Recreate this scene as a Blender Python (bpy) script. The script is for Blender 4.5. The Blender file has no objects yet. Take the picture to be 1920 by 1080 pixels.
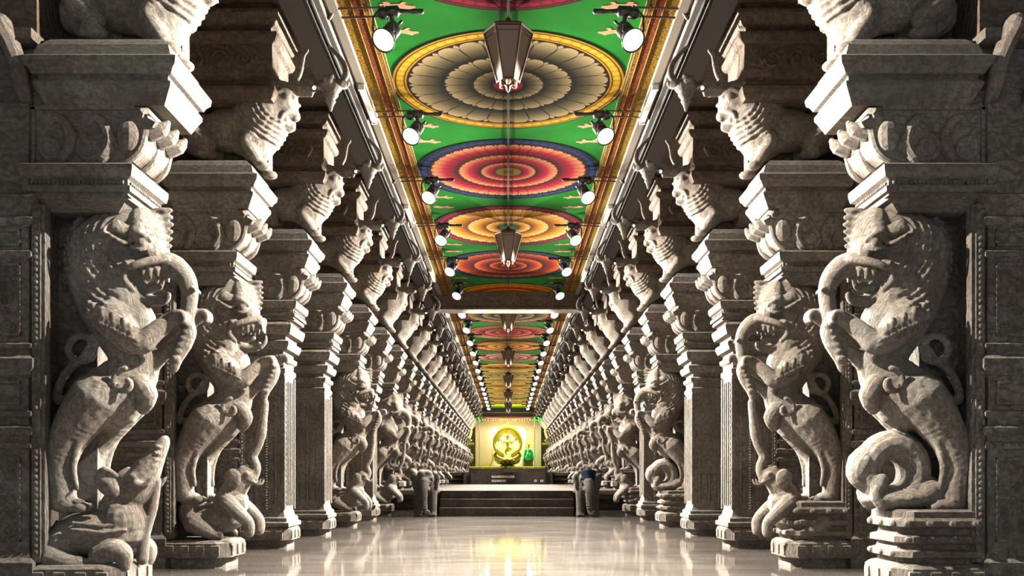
import bpy, math, random
import numpy as np
from mathutils import Vector, Matrix, Quaternion
random.seed(7)
PI = math.pi
C = bpy.context.scene.collection
SC = bpy.context.scene

# ------------------------------------------------------------------ camera
FX, YH, XV, H = 1760.0, 896.0, 953.0, 1.10
cam_d = bpy.data.cameras.new('camera')
cam_d.sensor_width = 36.0
cam_d.lens = FX / 1920 * 36
cam_d.shift_x = (960 - XV) / 1920
cam_d.shift_y = (YH - 540) / 1920
cam_d.clip_end = 300
cam = bpy.data.objects.new('camera', cam_d)
cam.location = (0, 0, H); cam.rotation_euler = (PI / 2, 0, 0)
C.objects.link(cam); SC.camera = cam

S = 3.17            # bay length along the hall
XW = 3.6            # |x| of the sculpture axis of the piers
ZC = 6.8            # painted ceiling
Y0 = 1.72 * S - S   # pier i stands at Y0 + i*S + S
def PY(i): return (1.72 + i) * S
LAST = 23

# ------------------------------------------------------------------ mesh helper
class MB:
    def __init__(s): s.v = []; s.f = []; s.m = []
    def add(s, vs, fs, mi=0):
        b = len(s.v); s.v += [tuple(p) for p in vs]
        s.f += [tuple(i + b for i in f) for f in fs]; s.m += [mi] * len(fs); return s
    def box(s, x0, x1, y0, y1, z0, z1, mi=0):
        x0, x1 = min(x0, x1), max(x0, x1)
        v = [(x, y, z) for z in (z0, z1) for y in (y0, y1) for x in (x0, x1)]
        return s.add(v, [(0, 2, 3, 1), (4, 5, 7, 6), (0, 1, 5, 4), (2, 6, 7, 3), (0, 4, 6, 2), (1, 3, 7, 5)], mi)
    def loft(s, rings, cap=True, mi=0):
        n = len(rings[0]); vs = [p for r in rings for p in r]; fs = []
        for k in range(len(rings) - 1):
            for j in range(n):
                a = k * n + j; b = k * n + (j + 1) % n
                fs.append((a, b, b + n, a + n))
        if cap:
            fs.append(tuple(range(n - 1, -1, -1)))
            fs.append(tuple((len(rings) - 1) * n + j for j in range(n)))
        return s.add(vs, fs, mi)
    def tube(s, pts, rad, n=10, mi=0, flat=1.0, rounded=True):
        pts = [Vector(p) for p in pts]
        if not hasattr(rad, '__len__'): rad = [rad] * len(pts)
        rad = list(rad)
        if rounded:
            d0 = (pts[0] - pts[1]).normalized(); d1 = (pts[-1] - pts[-2]).normalized()
            pts = [pts[0] + d0 * rad[0] * .95, pts[0] + d0 * rad[0] * .6] + pts + [pts[-1] + d1 * rad[-1] * .6, pts[-1] + d1 * rad[-1] * .95]
            rad = [rad[0] * .25, rad[0] * .75] + rad + [rad[-1] * .75, rad[-1] * .25]
        rings = []; t = (pts[1] - pts[0]).normalized()
        up = Vector((0, 1, 0)) if abs(t.y) < .9 else Vector((1, 0, 0))
        nrm = (up - t * up.dot(t)).normalized()
        for k, p in enumerate(pts):
            if k == 0: t2 = (pts[1] - pts[0])
            elif k == len(pts) - 1: t2 = pts[k] - pts[k - 1]
            else: t2 = (pts[k + 1] - pts[k]).normalized() + (pts[k] - pts[k - 1]).normalized()
            if t2.length < 1e-6: t2 = t
            t2.normalize()
            q = t.rotation_difference(t2); nrm = (q @ nrm); nrm = (nrm - t2 * nrm.dot(t2)).normalized(); t = t2
            b = t.cross(nrm)
            rings.append([p + nrm * (math.cos(2 * PI * j / n) * rad[k] * flat) + b * (math.sin(2 * PI * j / n) * rad[k]) for j in range(n)])
        return s.loft(rings, True, mi)
    def smooth(s, pts, rad, n=12, sub=4, mi=0, flat=1.0):
        P = [Vector(p) for p in pts]
        if not hasattr(rad, '__len__'): rad = [rad] * len(P)
        out = []; ro = []
        for k in range(len(P) - 1):
            p0 = P[max(k - 1, 0)]; p1 = P[k]; p2 = P[k + 1]; p3 = P[min(k + 2, len(P) - 1)]
            for j in range(sub):
                t = j / sub
                out.append(.5 * ((2 * p1) + (p2 - p0) * t + (2 * p0 - 5 * p1 + 4 * p2 - p3) * t * t + (3 * p1 - p0 - 3 * p2 + p3) * t ** 3))
                ro.append(rad[k] * (1 - t) + rad[k + 1] * t)
        out.append(P[-1]); ro.append(rad[-1])
        return s.tube(out, ro, n, mi, flat)
    def ell(s, c, r, seg=16, rings=10, mi=0, ang=0.0):
        if not hasattr(r, '__len__'): r = (r, r, r)
        ca, sa = math.cos(ang), math.sin(ang)
        vs = []
        def tr(x, y, z): return (c[0] + x * ca - z * sa, c[1] + y, c[2] + x * sa + z * ca)
        for i in range(1, rings):
            th = PI * i / rings
            for j in range(seg):
                ph = 2 * PI * j / seg
                vs.append(tr(r[0] * math.sin(th) * math.cos(ph), r[1] * math.sin(th) * math.sin(ph), r[2] * math.cos(th)))
        fs = []
        for i in range(rings - 2):
            for j in range(seg):
                a = i * seg + j; b = i * seg + (j + 1) % seg
                fs.append((a, a + seg, b + seg, b))
        T = len(vs); vs.append(tr(0, 0, r[2])); vs.append(tr(0, 0, -r[2]))
        for j in range(seg):
            fs.append((T, j, (j + 1) % seg)); q = (rings - 2) * seg
            fs.append((T + 1, q + (j + 1) % seg, q + j))
        return s.add(vs, fs, mi)
    def lathe(s, prof, c=(0, 0, 0), n=16, axis='z', mi=0):
        rings = []
        for r, h in prof:
            r = max(r, 1e-4); ring = []
            for j in range(n):
                a = 2 * PI * j / n; x, y = r * math.cos(a), r * math.sin(a)
                if axis == 'z': ring.append((c[0] + x, c[1] + y, c[2] + h))
                elif axis == 'y': ring.append((c[0] + y, c[1] + h, c[2] + x))
                else: ring.append((c[0] + h, c[1] + x, c[2] + y))
            rings.append(ring)
        return s.loft(rings, True, mi)
    def stack(s, x0, x1, y0, y1, lv, ch=0.0, mi=0):
        rings = []
        for z, o in lv:
            a, b, c, d = x0 - o, x1 + o, y0 - o, y1 + o
            if ch > 0:
                rings.append([(a + ch, c, z), (b - ch, c, z), (b, c + ch, z), (b, d - ch, z), (b - ch, d, z), (a + ch, d, z), (a, d - ch, z), (a, c + ch, z)])
            else:
                rings.append([(a, c, z), (b, c, z), (b, d, z), (a, d, z)])
        return s.loft(rings, True, mi)
    def prism(s, poly, y0, y1, mi=0, bev=0.0):
        # poly: (x,z) counter-clockwise seen from -y
        n = len(poly)
        area = sum(poly[i][0] * poly[(i + 1) % n][1] - poly[(i + 1) % n][0] * poly[i][1] for i in range(n))
        if area < 0: poly = poly[::-1]
        cx = sum(p[0] for p in poly) / n; cz = sum(p[1] for p in poly) / n
        def sh(k): return [(cx + (p[0] - cx) * k, cz + (p[1] - cz) * k) for p in poly]
        rings = []
        if bev:
            q = sh(.94); rings.append([(x, y0, z) for x, z in q]); y0b = y0 + bev; y1b = y1 - bev
            rings.append([(x, y0b, z) for x, z in poly]); rings.append([(x, y1b, z) for x, z in poly]); rings.append([(x, y1, z) for x, z in q])
        else:
            rings = [[(x, y0, z) for x, z in poly], [(x, y1, z) for x, z in poly]]
        rings = [r for r in rings]
        fs = []; vs = [p for r in rings for p in r]
        for k in range(len(rings) - 1):
            for j in range(n):
                a = k * n + j; b = k * n + (j + 1) % n
                fs.append((a, a + n, b + n, b))
        fs = [f[::-1] for f in fs]
        fs.append(tuple(range(n))); fs.append(tuple(len(vs) - 1 - j for j in range(n)))
        # orientation: front cap seen from -y is CCW in x,z -> normal -y
        return s.add(vs, fs, mi)
    def mesh(s, name, smooth=False):
        me = bpy.data.meshes.new(name); me.from_pydata(s.v, [], s.f); me.validate()
        if any(s.m):
            me.polygons.foreach_set('material_index', s.m[:len(me.polygons)])
        if smooth: me.polygons.foreach_set('use_smooth', [True] * len(me.polygons))
        return me

def spiral(mb, cx, cz, r, y, tr, turns=1.6, sgn=1, a0=0.0, n=7, steps=18):
    pts = []; rd = []
    for k in range(steps + 1):
        t = k / steps; a = a0 + sgn * turns * 2 * PI * t; rr = r * (1 - .82 * t)
        pts.append((cx + rr * math.cos(a), y, cz + rr * math.sin(a))); rd.append(tr * (1 - .45 * t))
    mb.tube(pts, rd, n, rounded=False)

def finish(me, mats):
    me.materials.clear()
    for m in (mats if isinstance(mats, (list, tuple)) else [mats]): me.materials.append(m)
    return me
def link(name, me, parent=None, loc=(0, 0, 0), scl=None, **props):
    o = bpy.data.objects.new(name, me); C.objects.link(o); o.location = loc
    if scl: o.scale = scl
    if parent: o.parent = parent
    for k, v in props.items(): o[k] = v
    return o
def thing(name, label, cat, loc=(0, 0, 0), rotz=0, group=None):
    o = bpy.data.objects.new(name, None); C.objects.link(o)
    o.location = loc; o.rotation_euler = (0, 0, rotz); o.empty_display_size = .1
    o['label'] = label; o['category'] = cat
    if group: o['group'] = group
    return o
def tag(o, label, cat, group=None):
    o['label'] = label; o['category'] = cat
    if group: o['group'] = group
    return o
def mirror(me):
    m = me.copy(); m.transform(Matrix.Scale(-1, 4, (1, 0, 0))); m.flip_normals(); return m

def carve(mb, voxel, smooth_it=4, dec=None, pattern=None, name='carving'):
    """fuse overlapping closed shapes into one continuous surface"""
    me = mb.mesh(name)
    o = bpy.data.objects.new(name, me); C.objects.link(o)
    r = o.modifiers.new('r', 'REMESH'); r.mode = 'VOXEL'; r.voxel_size = voxel; r.adaptivity = 0
    if smooth_it:
        sm = o.modifiers.new('s', 'SMOOTH'); sm.factor = .5; sm.iterations = smooth_it
    if dec:
        d = o.modifiers.new('d', 'DECIMATE'); d.ratio = dec
    dg = bpy.context.evaluated_depsgraph_get()
    ev = o.evaluated_get(dg)
    out = bpy.data.meshes.new_from_object(ev)
    bpy.data.objects.remove(o); bpy.data.meshes.remove(me)
    out.polygons.foreach_set('use_smooth', [True] * len(out.polygons))
    if pattern:
        n = len(out.vertices); co = np.empty(n * 3, np.float32); out.vertices.foreach_get('co', co); co = co.reshape(-1, 3)
        nr = np.empty(n * 3, np.float32); out.vertex_normals.foreach_get('vector', nr); nr = nr.reshape(-1, 3)
        co += nr * pattern(co)[:, None]
        out.vertices.foreach_set('co', co.ravel()); out.update()
    return out

# ------------------------------------------------------------------ materials
class NT:
    def __init__(s, name):
        s.mat = bpy.data.materials.new(name); s.mat.use_nodes = True
        s.t = s.mat.node_tree; s.t.nodes.clear()
        s.out = s.t.nodes.new('ShaderNodeOutputMaterial')
    def n(s, typ, **kw):
        nd = s.t.nodes.new(typ)
        for k, v in kw.items(): setattr(nd, k, v)
        return nd
    def l(s, a, b): s.t.links.new(a, b)
    def val(s, sock, x):
        if isinstance(x, bpy.types.NodeSocket): s.l(x, sock)
        else: sock.default_value = x
    def m(s, op, a, b=None, c=None):
        nd = s.n('ShaderNodeMath', operation=op); s.val(nd.inputs[0], a)
        if b is not None: s.val(nd.inputs[1], b)
        if c is not None: s.val(nd.inputs[2], c)
        return nd.outputs[0]
    def mix(s, f, a, b, blend='MIX'):
        nd = s.n('ShaderNodeMix', data_type='RGBA', blend_type=blend); s.val(nd.inputs[0], f)
        for k, x in ((6, a), (7, b)):
            if isinstance(x, bpy.types.NodeSocket): s.l(x, nd.inputs[k])
            else: nd.inputs[k].default_value = (*x, 1) if len(x) == 3 else x
        return nd.outputs[2]
    def ramp(s, f, stops, interp='LINEAR'):
        nd = s.n('ShaderNodeValToRGB'); cr = nd.color_ramp; cr.interpolation = interp
        while len(cr.elements) < len(stops): cr.elements.new(.5)
        for e, (p, c) in zip(cr.elements, stops): e.position = p; e.color = (*c, 1)
        s.val(nd.inputs[0], f); return nd.outputs[0]
    def bsdf(s, color, rough=.7, metal=0, spec=.5, normal=None, **kw):
        b = s.n('ShaderNodeBsdfPrincipled')
        if isinstance(color, bpy.types.NodeSocket): s.l(color, b.inputs['Base Color'])
        else: b.inputs['Base Color'].default_value = (*color, 1)
        s.val(b.inputs['Roughness'], rough); b.inputs['Metallic'].default_value = metal
        b.inputs['Specular IOR Level'].default_value = spec
        if normal is not None: s.l(normal, b.inputs['Normal'])
        for k, v in kw.items(): b.inputs[k].default_value = v
        s.l(b.outputs[0], s.out.inputs[0]); return b
def lin(r, g, b):
    f = lambda c: (c / 255 / 12.92) if c / 255 <= .04045 else ((c / 255 + .055) / 1.055) ** 2.4
    return (f(r), f(g), f(b))
def simple(name, col, rough=.6, metal=0, spec=.5, emit=None, es=0):
    t = NT(name); b = t.bsdf(col, rough, metal, spec)
    if emit: b.inputs['Emission Color'].default_value = (*emit, 1); b.inputs['Emission Strength'].default_value = es
    return t.mat

def stone_mat(name, dark, light, carving=0.0, cscale=7.0, fine=.35, patina=.35, spec=.25):
    t = NT(name); g = t.n('ShaderNodeNewGeometry'); pos = g.outputs['Position']
    def noise(sc, det=6, rough=.6, dist=0.0):
        nd = t.n('ShaderNodeTexNoise'); nd.inputs['Scale'].default_value = sc; nd.inputs['Detail'].default_value = det
        nd.inputs['Roughness'].default_value = rough; nd.inputs['Distortion'].default_value = dist; t.l(pos, nd.inputs['Vector']); return nd
    n1 = noise(1.5, 3); n2 = noise(19, 5, .75); n3 = noise(85, 2, .8)
    ch = t.n('ShaderNodeSeparateColor'); t.l(n1.outputs['Color'], ch.inputs[0])
    c = t.ramp(ch.outputs[0], [(.35, dark), (.65, light)])
    c = t.mix(t.m('MULTIPLY', t.ramp(n2.outputs[0], [(.42, (0, 0, 0)), (.60, (1, 1, 1))]), .62), c, tuple(x * .38 for x in dark))
    c = t.mix(t.m('MULTIPLY', t.ramp(n3.outputs[0], [(.46, (0, 0, 0)), (.58, (1, 1, 1))]), .42), c, tuple(x * .45 for x in dark))
    pt = t.ramp(ch.outputs[1], [(.5, (0, 0, 0)), (.64, (1, 1, 1))])
    c = t.mix(t.m('MULTIPLY', pt, patina), c, (light[0] * .66, light[1] * .80, light[2] * .84))
    br = t.ramp(ch.outputs[2], [(.54, (0, 0, 0)), (.68, (1, 1, 1))])
    c = t.mix(t.m('MULTIPLY', br, .22), c, (light[0] * .62, light[1] * .48, light[2] * .40))
    h = t.m('ADD', t.m('MULTIPLY', n2.outputs[0], .55), t.m('MULTIPLY', n3.outputs[0], fine))
    if carving:
        vo = t.n('ShaderNodeTexVoronoi', feature='F1'); vo.inputs['Scale'].default_value = cscale
        wd = n2
        vv = t.n('ShaderNodeVectorMath', operation='MULTIPLY_ADD'); t.l(wd.outputs['Color'], vv.inputs[0]); vv.inputs[1].default_value = (.12, .12, .12); t.l(pos, vv.inputs[2])
        t.l(vv.outputs[0], vo.inputs['Vector'])
        rings = t.m('SINE', t.m('MULTIPLY', vo.outputs['Distance'], 34.0))
        w = t.n('ShaderNodeTexWave', wave_type='RINGS'); w.inputs['Scale'].default_value = cscale * .55; w.inputs['Distortion'].default_value = 9; w.inputs['Detail'].default_value = 1; t.l(pos, w.inputs['Vector'])
        hh = t.m('ADD', t.m('MULTIPLY', rings, .5 * carving), t.m('MULTIPLY', w.outputs['Fac'], carving))
        h = t.m('ADD', h, hh)
        cr = t.ramp(t.m('ADD', t.m('MULTIPLY', rings, .25), w.outputs['Fac']), [(.0, (1, 1, 1)), (.45, (0, 0, 0))])
        c = t.mix(t.m('MULTIPLY', cr, min(.62, .2 + .5 * carving)), c, tuple(x * .40 for x in dark))   # darker colour painted into the grooves so the carving shows
    bp = t.n('ShaderNodeBump'); bp.inputs['Strength'].default_value = .9; bp.inputs['Distance'].default_value = .018
    t.l(h, bp.inputs['Height'])
    t.bsdf(c, .72 if spec > .1 else 1.0, 0, spec, bp.outputs[0])
    return t.mat
M = {}
M['stone'] = stone_mat('granite', (.20, .172, .148), (.40, .36, .318), .45, 16)
M['carved'] = stone_mat('carved_granite', (.19, .168, .148), (.40, .365, .33), .8, 13)
M['body'] = stone_mat('sculpture_granite', (.24, .207, .178), (.46, .412, .362), .4, 20, .8)
M['dark'] = stone_mat('dark_granite', (.055, .05, .047), (.11, .10, .095), .2, 10)
M['roof'] = stone_mat('roof_stone', (.12, .09, .07), (.24, .18, .14), .6, 9)
M['step'] = stone_mat('step_stone', (.05, .043, .039), (.095, .084, .076), .1, 10, spec=.03)
M['elephant'] = stone_mat('elephant_granite', (.06, .055, .052), (.14, .13, .122), .35, 16)
M['black'] = simple('black_enamel', (.012, .012, .014), .35)
M['rod'] = simple('brown_steel', (.10, .055, .04), .5, .3)
M['cable'] = simple('black_cable', (.012, .012, .013), .7, spec=.1)
M['lip'] = simple('cream_painted_wood', (.15, .135, .112), .6, spec=.15)
M['lipdark'] = simple('dark_stained_wood', (.03, .026, .024), .7)
M['tube_w'] = simple('white_batten', (.75, .72, .66), .4)
M['bulb'] = simple('lit_bulb', (1, 1, 1), .5, emit=(1, .95, .86), es=2)
M['smallbulb'] = simple('lit_small_bulb', (1, 1, 1), .5, emit=(1, .9, .72), es=4)
M['lampinner'] = simple('lamp_reflector', (.5, .32, .28), .35, .6)
M['gold'] = simple('brass_gold', (.62, .55, .04), .35, .3)
M['golddark'] = simple('tarnished_brass', (.20, .17, .02), .4, .5)

# floor
t = NT('polished_floor'); g = t.n('ShaderNodeNewGeometry'); pos = g.outputs['Position']
mp = t.n('ShaderNodeMapping'); mp.inputs['Scale'].default_value = (.35, 2.2, 1); t.l(pos, mp.inputs['Vector'])
ns = t.n('ShaderNodeTexNoise'); ns.inputs['Scale'].default_value = 1.6; ns.inputs['Detail'].default_value = 7; t.l(mp.outputs[0], ns.inputs['Vector'])
c = t.ramp(ns.outputs[0], [(.3, (.042, .038, .035)), (.7, (.074, .067, .062))])
bk = t.n('ShaderNodeTexBrick'); bk.offset = .5; bk.inputs['Scale'].default_value = 1; bk.inputs['Mortar Size'].default_value = .006
bk.inputs['Brick Width'].default_value = 1.9; bk.inputs['Row Height'].default_value = .95; t.l(pos, bk.inputs['Vector'])
c = t.mix(t.m('MULTIPLY', bk.outputs['Fac'], .5), c, (.10, .09, .08))
n2 = t.n('ShaderNodeTexNoise'); n2.inputs['Scale'].default_value = 5; n2.inputs['Detail'].default_value = 5; t.l(mp.outputs[0], n2.inputs['Vector'])
ro = t.m('ADD', t.m('MULTIPLY', n2.outputs[0], .08), .025)
bp = t.n('ShaderNodeBump'); bp.inputs['Strength'].default_value = .05; bp.inputs['Distance'].default_value = .02
n3 = t.n('ShaderNodeTexNoise'); n3.inputs['Scale'].default_value = 2.2; n3.inputs['Detail'].default_value = 3; t.l(mp.outputs[0], n3.inputs['Vector'])
t.l(t.m('SUBTRACT', n3.outputs[0], t.m('MULTIPLY', bk.outputs['Fac'], .25)), bp.inputs['Height'])
t.bsdf(c, ro, 0, .4, bp.outputs[0]); M['floor'] = t.mat

# painted ceiling grounds
def ground(name, a, b):
    t = NT(name); g = t.n('ShaderNodeNewGeometry')
    ns = t.n('ShaderNodeTexNoise'); ns.inputs['Scale'].default_value = 1.7; ns.inputs['Detail'].default_value = 5; t.l(g.outputs['Position'], ns.inputs['Vector'])
    t.bsdf(t.ramp(ns.outputs[0], [(.3, a), (.7, b)]), .55, 0, .05); return t.mat
M['green'] = ground('green_ceiling_paint', (.003, .080, .007), (.006, .125, .012))
M['ochre'] = ground('ochre_ceiling_paint', (.20, .175, .012), (.27, .24, .02))
M['brightgreen'] = ground('lime_ceiling_paint', (.25, .55, .03), (.45, .60, .03))
def band_mat(name, a, b, scale=26):
    t = NT(name); g = t.n('ShaderNodeNewGeometry')
    vo = t.n('ShaderNodeTexVoronoi', feature='DISTANCE_TO_EDGE'); vo.inputs['Scale'].default_value = scale; t.l(g.outputs['Position'], vo.inputs['Vector'])
    t.bsdf(t.ramp(vo.outputs['Distance'], [(.04, a), (.14, b)]), .6, 0, .04); return t.mat
M['goldband'] = band_mat('gold_scroll_paint', (.04, .024, .003), (.18, .105, .010))
M['redband'] = band_mat('red_scroll_paint', (.14, .05, .01), (.055, .009, .004))
M['tanline'] = simple('tan_line_paint', (.22, .12, .045), .6, spec=.05)
M['greenline'] = simple('dark_green_paint', (.01, .10, .03), .5)

def medallion_mat(name, R, border, bead, field, rings, centre):
    """rings: list of (r0, r1, petals, dark, mid, tip)"""
    dm = lambda c: tuple(v ** 1.15 * .41 for v in c)
    border, bead, field = dm(border), dm(bead), dm(field); rings = [(a_, b_, n_, dm(d_), dm(m_), dm(t_)) for a_, b_, n_, d_, m_, t_ in rings]; centre = (dm(centre[0]), dm(centre[1]), centre[2])
    t = NT(name); tc = t.n('ShaderNodeTexCoord'); sp = t.n('ShaderNodeSeparateXYZ'); t.l(tc.outputs['Object'], sp.inputs[0])
    x, y = sp.outputs[0], sp.outputs[1]
    r = t.m('DIVIDE', t.m('SQRT', t.m('ADD', t.m('MULTIPLY', x, x), t.m('MULTIPLY', y, y))), R)
    th = t.m('ADD', t.m('DIVIDE', t.m('ARCTAN2', y, x), 2 * PI), .5)
    # border with beads
    br = t.m('FRACT', t.m('MULTIPLY', th, 62.0))
    wv = t.m('ABSOLUTE', t.m('SUBTRACT', br, .5))
    rr = t.m('ABSOLUTE', t.m('SUBTRACT', r, .925))
    bd = t.m('LESS_THAN', t.m('ADD', t.m('POWER', t.m('MULTIPLY', wv, 2.4), 2.0), t.m('POWER', t.m('MULTIPLY', rr, 34.0), 2.0)), 1.0)
    col = t.mix(bd, border, bead)
    e1 = t.m('LESS_THAN', t.m('ABSOLUTE', t.m('SUBTRACT', r, .962)), .006)
    e2 = t.m('LESS_THAN', t.m('ABSOLUTE', t.m('SUBTRACT', r, .888)), .005)
    dk = tuple(c * .12 for c in border)
    col = t.mix(e1, col, dk); col = t.mix(e2, col, dk)
    col = t.mix(t.m('GREATER_THAN', r, .985), col, (.006, .006, .01))
    col = t.mix(t.m('LESS_THAN', r, .868), col, field)
    for k, (r0, r1, N, dark, mid, tip) in enumerate(rings):
        for sub, off, rs in ((0, .5, 1.0), (1, .0, 1.0)):
            tt = t.m('FRACT', t.m('ADD', t.m('MULTIPLY', th, float(N)), off))
            s_ = t.m('MULTIPLY', t.m('ABSOLUTE', t.m('SUBTRACT', tt, .5)), 2.0)
            if sub == 0:   # tips of the row behind
                lim = t.m('SUBTRACT', r1, t.m('MULTIPLY', t.m('POWER', s_, 1.2), (r1 - r0) * .5))
            else:
                lim = t.m('SUBTRACT', r1 * 1.0 - .004, t.m('MULTIPLY', t.m('POWER', s_, 3.2), (r1 - r0) * .26))
            f = t.m('DIVIDE', t.m('SUBTRACT', r, r0), r1 - r0)
            pc = t.ramp(f, [(.20, dark), (.56, mid), (.90, tip)])
            # veins and petal outline
            ang = t.m('MULTIPLY', s_, 1.0)
            vein = t.m('LESS_THAN', t.m('ABSOLUTE', t.m('SUBTRACT', t.m('FRACT', t.m('MULTIPLY', tt, 7.0)), .5)), t.m('MULTIPLY', t.m('SUBTRACT', .62, f), .30))
            pc = t.mix(t.m('MULTIPLY', vein, .75), pc, tuple(c * .25 for c in dark))
            edge = t.m('GREATER_THAN', t.m('MAXIMUM', t.m('SUBTRACT', s_, .93), t.m('SUBTRACT', t.m('SUBTRACT', r, lim), -.012)), 0.0)
            pc = t.mix(edge, pc, tuple(c * .22 for c in dark))
            col = t.mix(t.m('LESS_THAN', r, lim), col, pc)
    c0, c1, rc = centre
    col = t.mix(t.m('LESS_THAN', r, rc + .012), col, tuple(c * .15 for c in c0))
    pet = t.m('ABSOLUTE', t.m('SUBTRACT', t.m('FRACT', t.m('MULTIPLY', th, 10.0)), .5))
    cc = t.mix(t.m('LESS_THAN', pet, .07), t.ramp(t.m('DIVIDE', r, rc), [(.15, c1), (.55, c0)]), tuple(c * .3 for c in c0))
    col = t.mix(t.m('LESS_THAN', r, rc), col, cc)
    t.bsdf(col, .6, 0, .05)
    return t.mat
K = lambda *a: tuple(a)
def R3(N, dark, mid, tip, N2=None, N3=None):
    return [(.50, .865, N, dark, mid, tip), (.27, .56, N2 or int(N * .85), dark, mid, tip), (.11, .315, N3 or int(N * .7), dark, mid, tip)]
crim = (.30, .012, .06); gold_ = (.62, .36, .015); blue = (.012, .035, .12); cream = (.85, .66, .42); beige = (.52, .42, .24)
PAL = [
 ('crimson_bordered', crim, (.45, .03, .08), (.03, .01, .02), R3(22, (.10, .03, .03), (.75, .42, .25), (.92, .74, .52)), ((.6, .3, .02), (.1, .02, .02), .12)),
 ('gold_bordered_olive_petalled', gold_, (.80, .55, .06), (.02, .006, .012), R3(24, (.010, .010, .006), (.20, .17, .09), beige, 20, 18), ((.60, .02, .03), (.02, .10, .06), .12)),
 ('blue_bordered_pink_petalled', blue, (.03, .08, .22), (.10, .01, .02), R3(40, (.14, .004, .01), (.68, .02, .09), (.95, .50, .24), 38, 32), ((.35, .26, .05), (.12, .08, .01), .14)),
 ('crimson_bordered_yellow_petalled', crim, (.42, .03, .09), (.10, .02, .01), R3(38, (.35, .09, .01), (.82, .42, .02), (.92, .72, .32), 34, 28), ((.01, .14, .10), (.3, .5, .3), .14)),
 ('blue_bordered_red_petalled', blue, (.03, .08, .22), (.05, .01, .01), R3(36, (.05, .005, .004), (.42, .02, .012), (.75, .20, .03), 32, 28), ((.55, .05, .02), (.2, .02, .01), .12)),
 ('orange_petalled', gold_, (.8, .5, .05), (.3, .05, .01), R3(34, (.45, .03, .01), (.85, .20, .02), (.92, .50, .06)), ((.6, .3, .02), (.1, .02, .02), .12)),
 ('crimson_bordered_beige_petalled', (.45, .015, .04), (.6, .05, .06), (.03, .02, .01), R3(26, (.03, .02, .01), (.40, .30, .16), (.70, .58, .34)), ((.6, .4, .2), (.1, .02, .02), .12)),
 ('pink_red_petalled', (.75, .35, .10), (.8, .5, .3), (.2, .02, .01), R3(34, (.20, .01, .02), (.75, .05, .07), (.90, .42, .22)), ((.6, .1, .05), (.1, .02, .02), .12)),
 ('yellow_orange_petalled', (.5, .03, .03), (.6, .1, .05), (.2, .03, .01), R3(32, (.40, .06, .01), (.88, .40, .02), (.92, .60, .08)), ((.3, .2, .02), (.1, .02, .02), .12)),
 ('mauve_petalled', (.65, .18, .08), (.8, .4, .2), (.1, .02, .01), R3(32, (.22, .05, .04), (.62, .30, .22), (.85, .60, .38)), ((.5, .2, .1), (.1, .02, .02), .12)),
 ('orange_flame_petalled', (.80, .48, .04), (.9, .6, .08), (.4, .16, .01), R3(30, (.55, .16, .01), (.85, .45, .04), (.90, .66, .12)), ((.6, .1, .02), (.1, .02, .02), .12)),
 ('olive_gold_petalled', (.60, .42, .05), (.7, .5, .1), (.3, .2, .02), R3(30, (.30, .14, .02), (.60, .45, .08), (.80, .62, .18)), ((.5, .2, .02), (.1, .02, .02), .12)),
 ('amber_petalled', (.70, .34, .04), (.85, .6, .1), (.4, .2, .01), R3(30, (.50, .22, .02), (.74, .52, .06), (.84, .70, .14)), ((.6, .1, .02), (.1, .02, .02), .12)),
]
RM = 1.69
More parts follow.
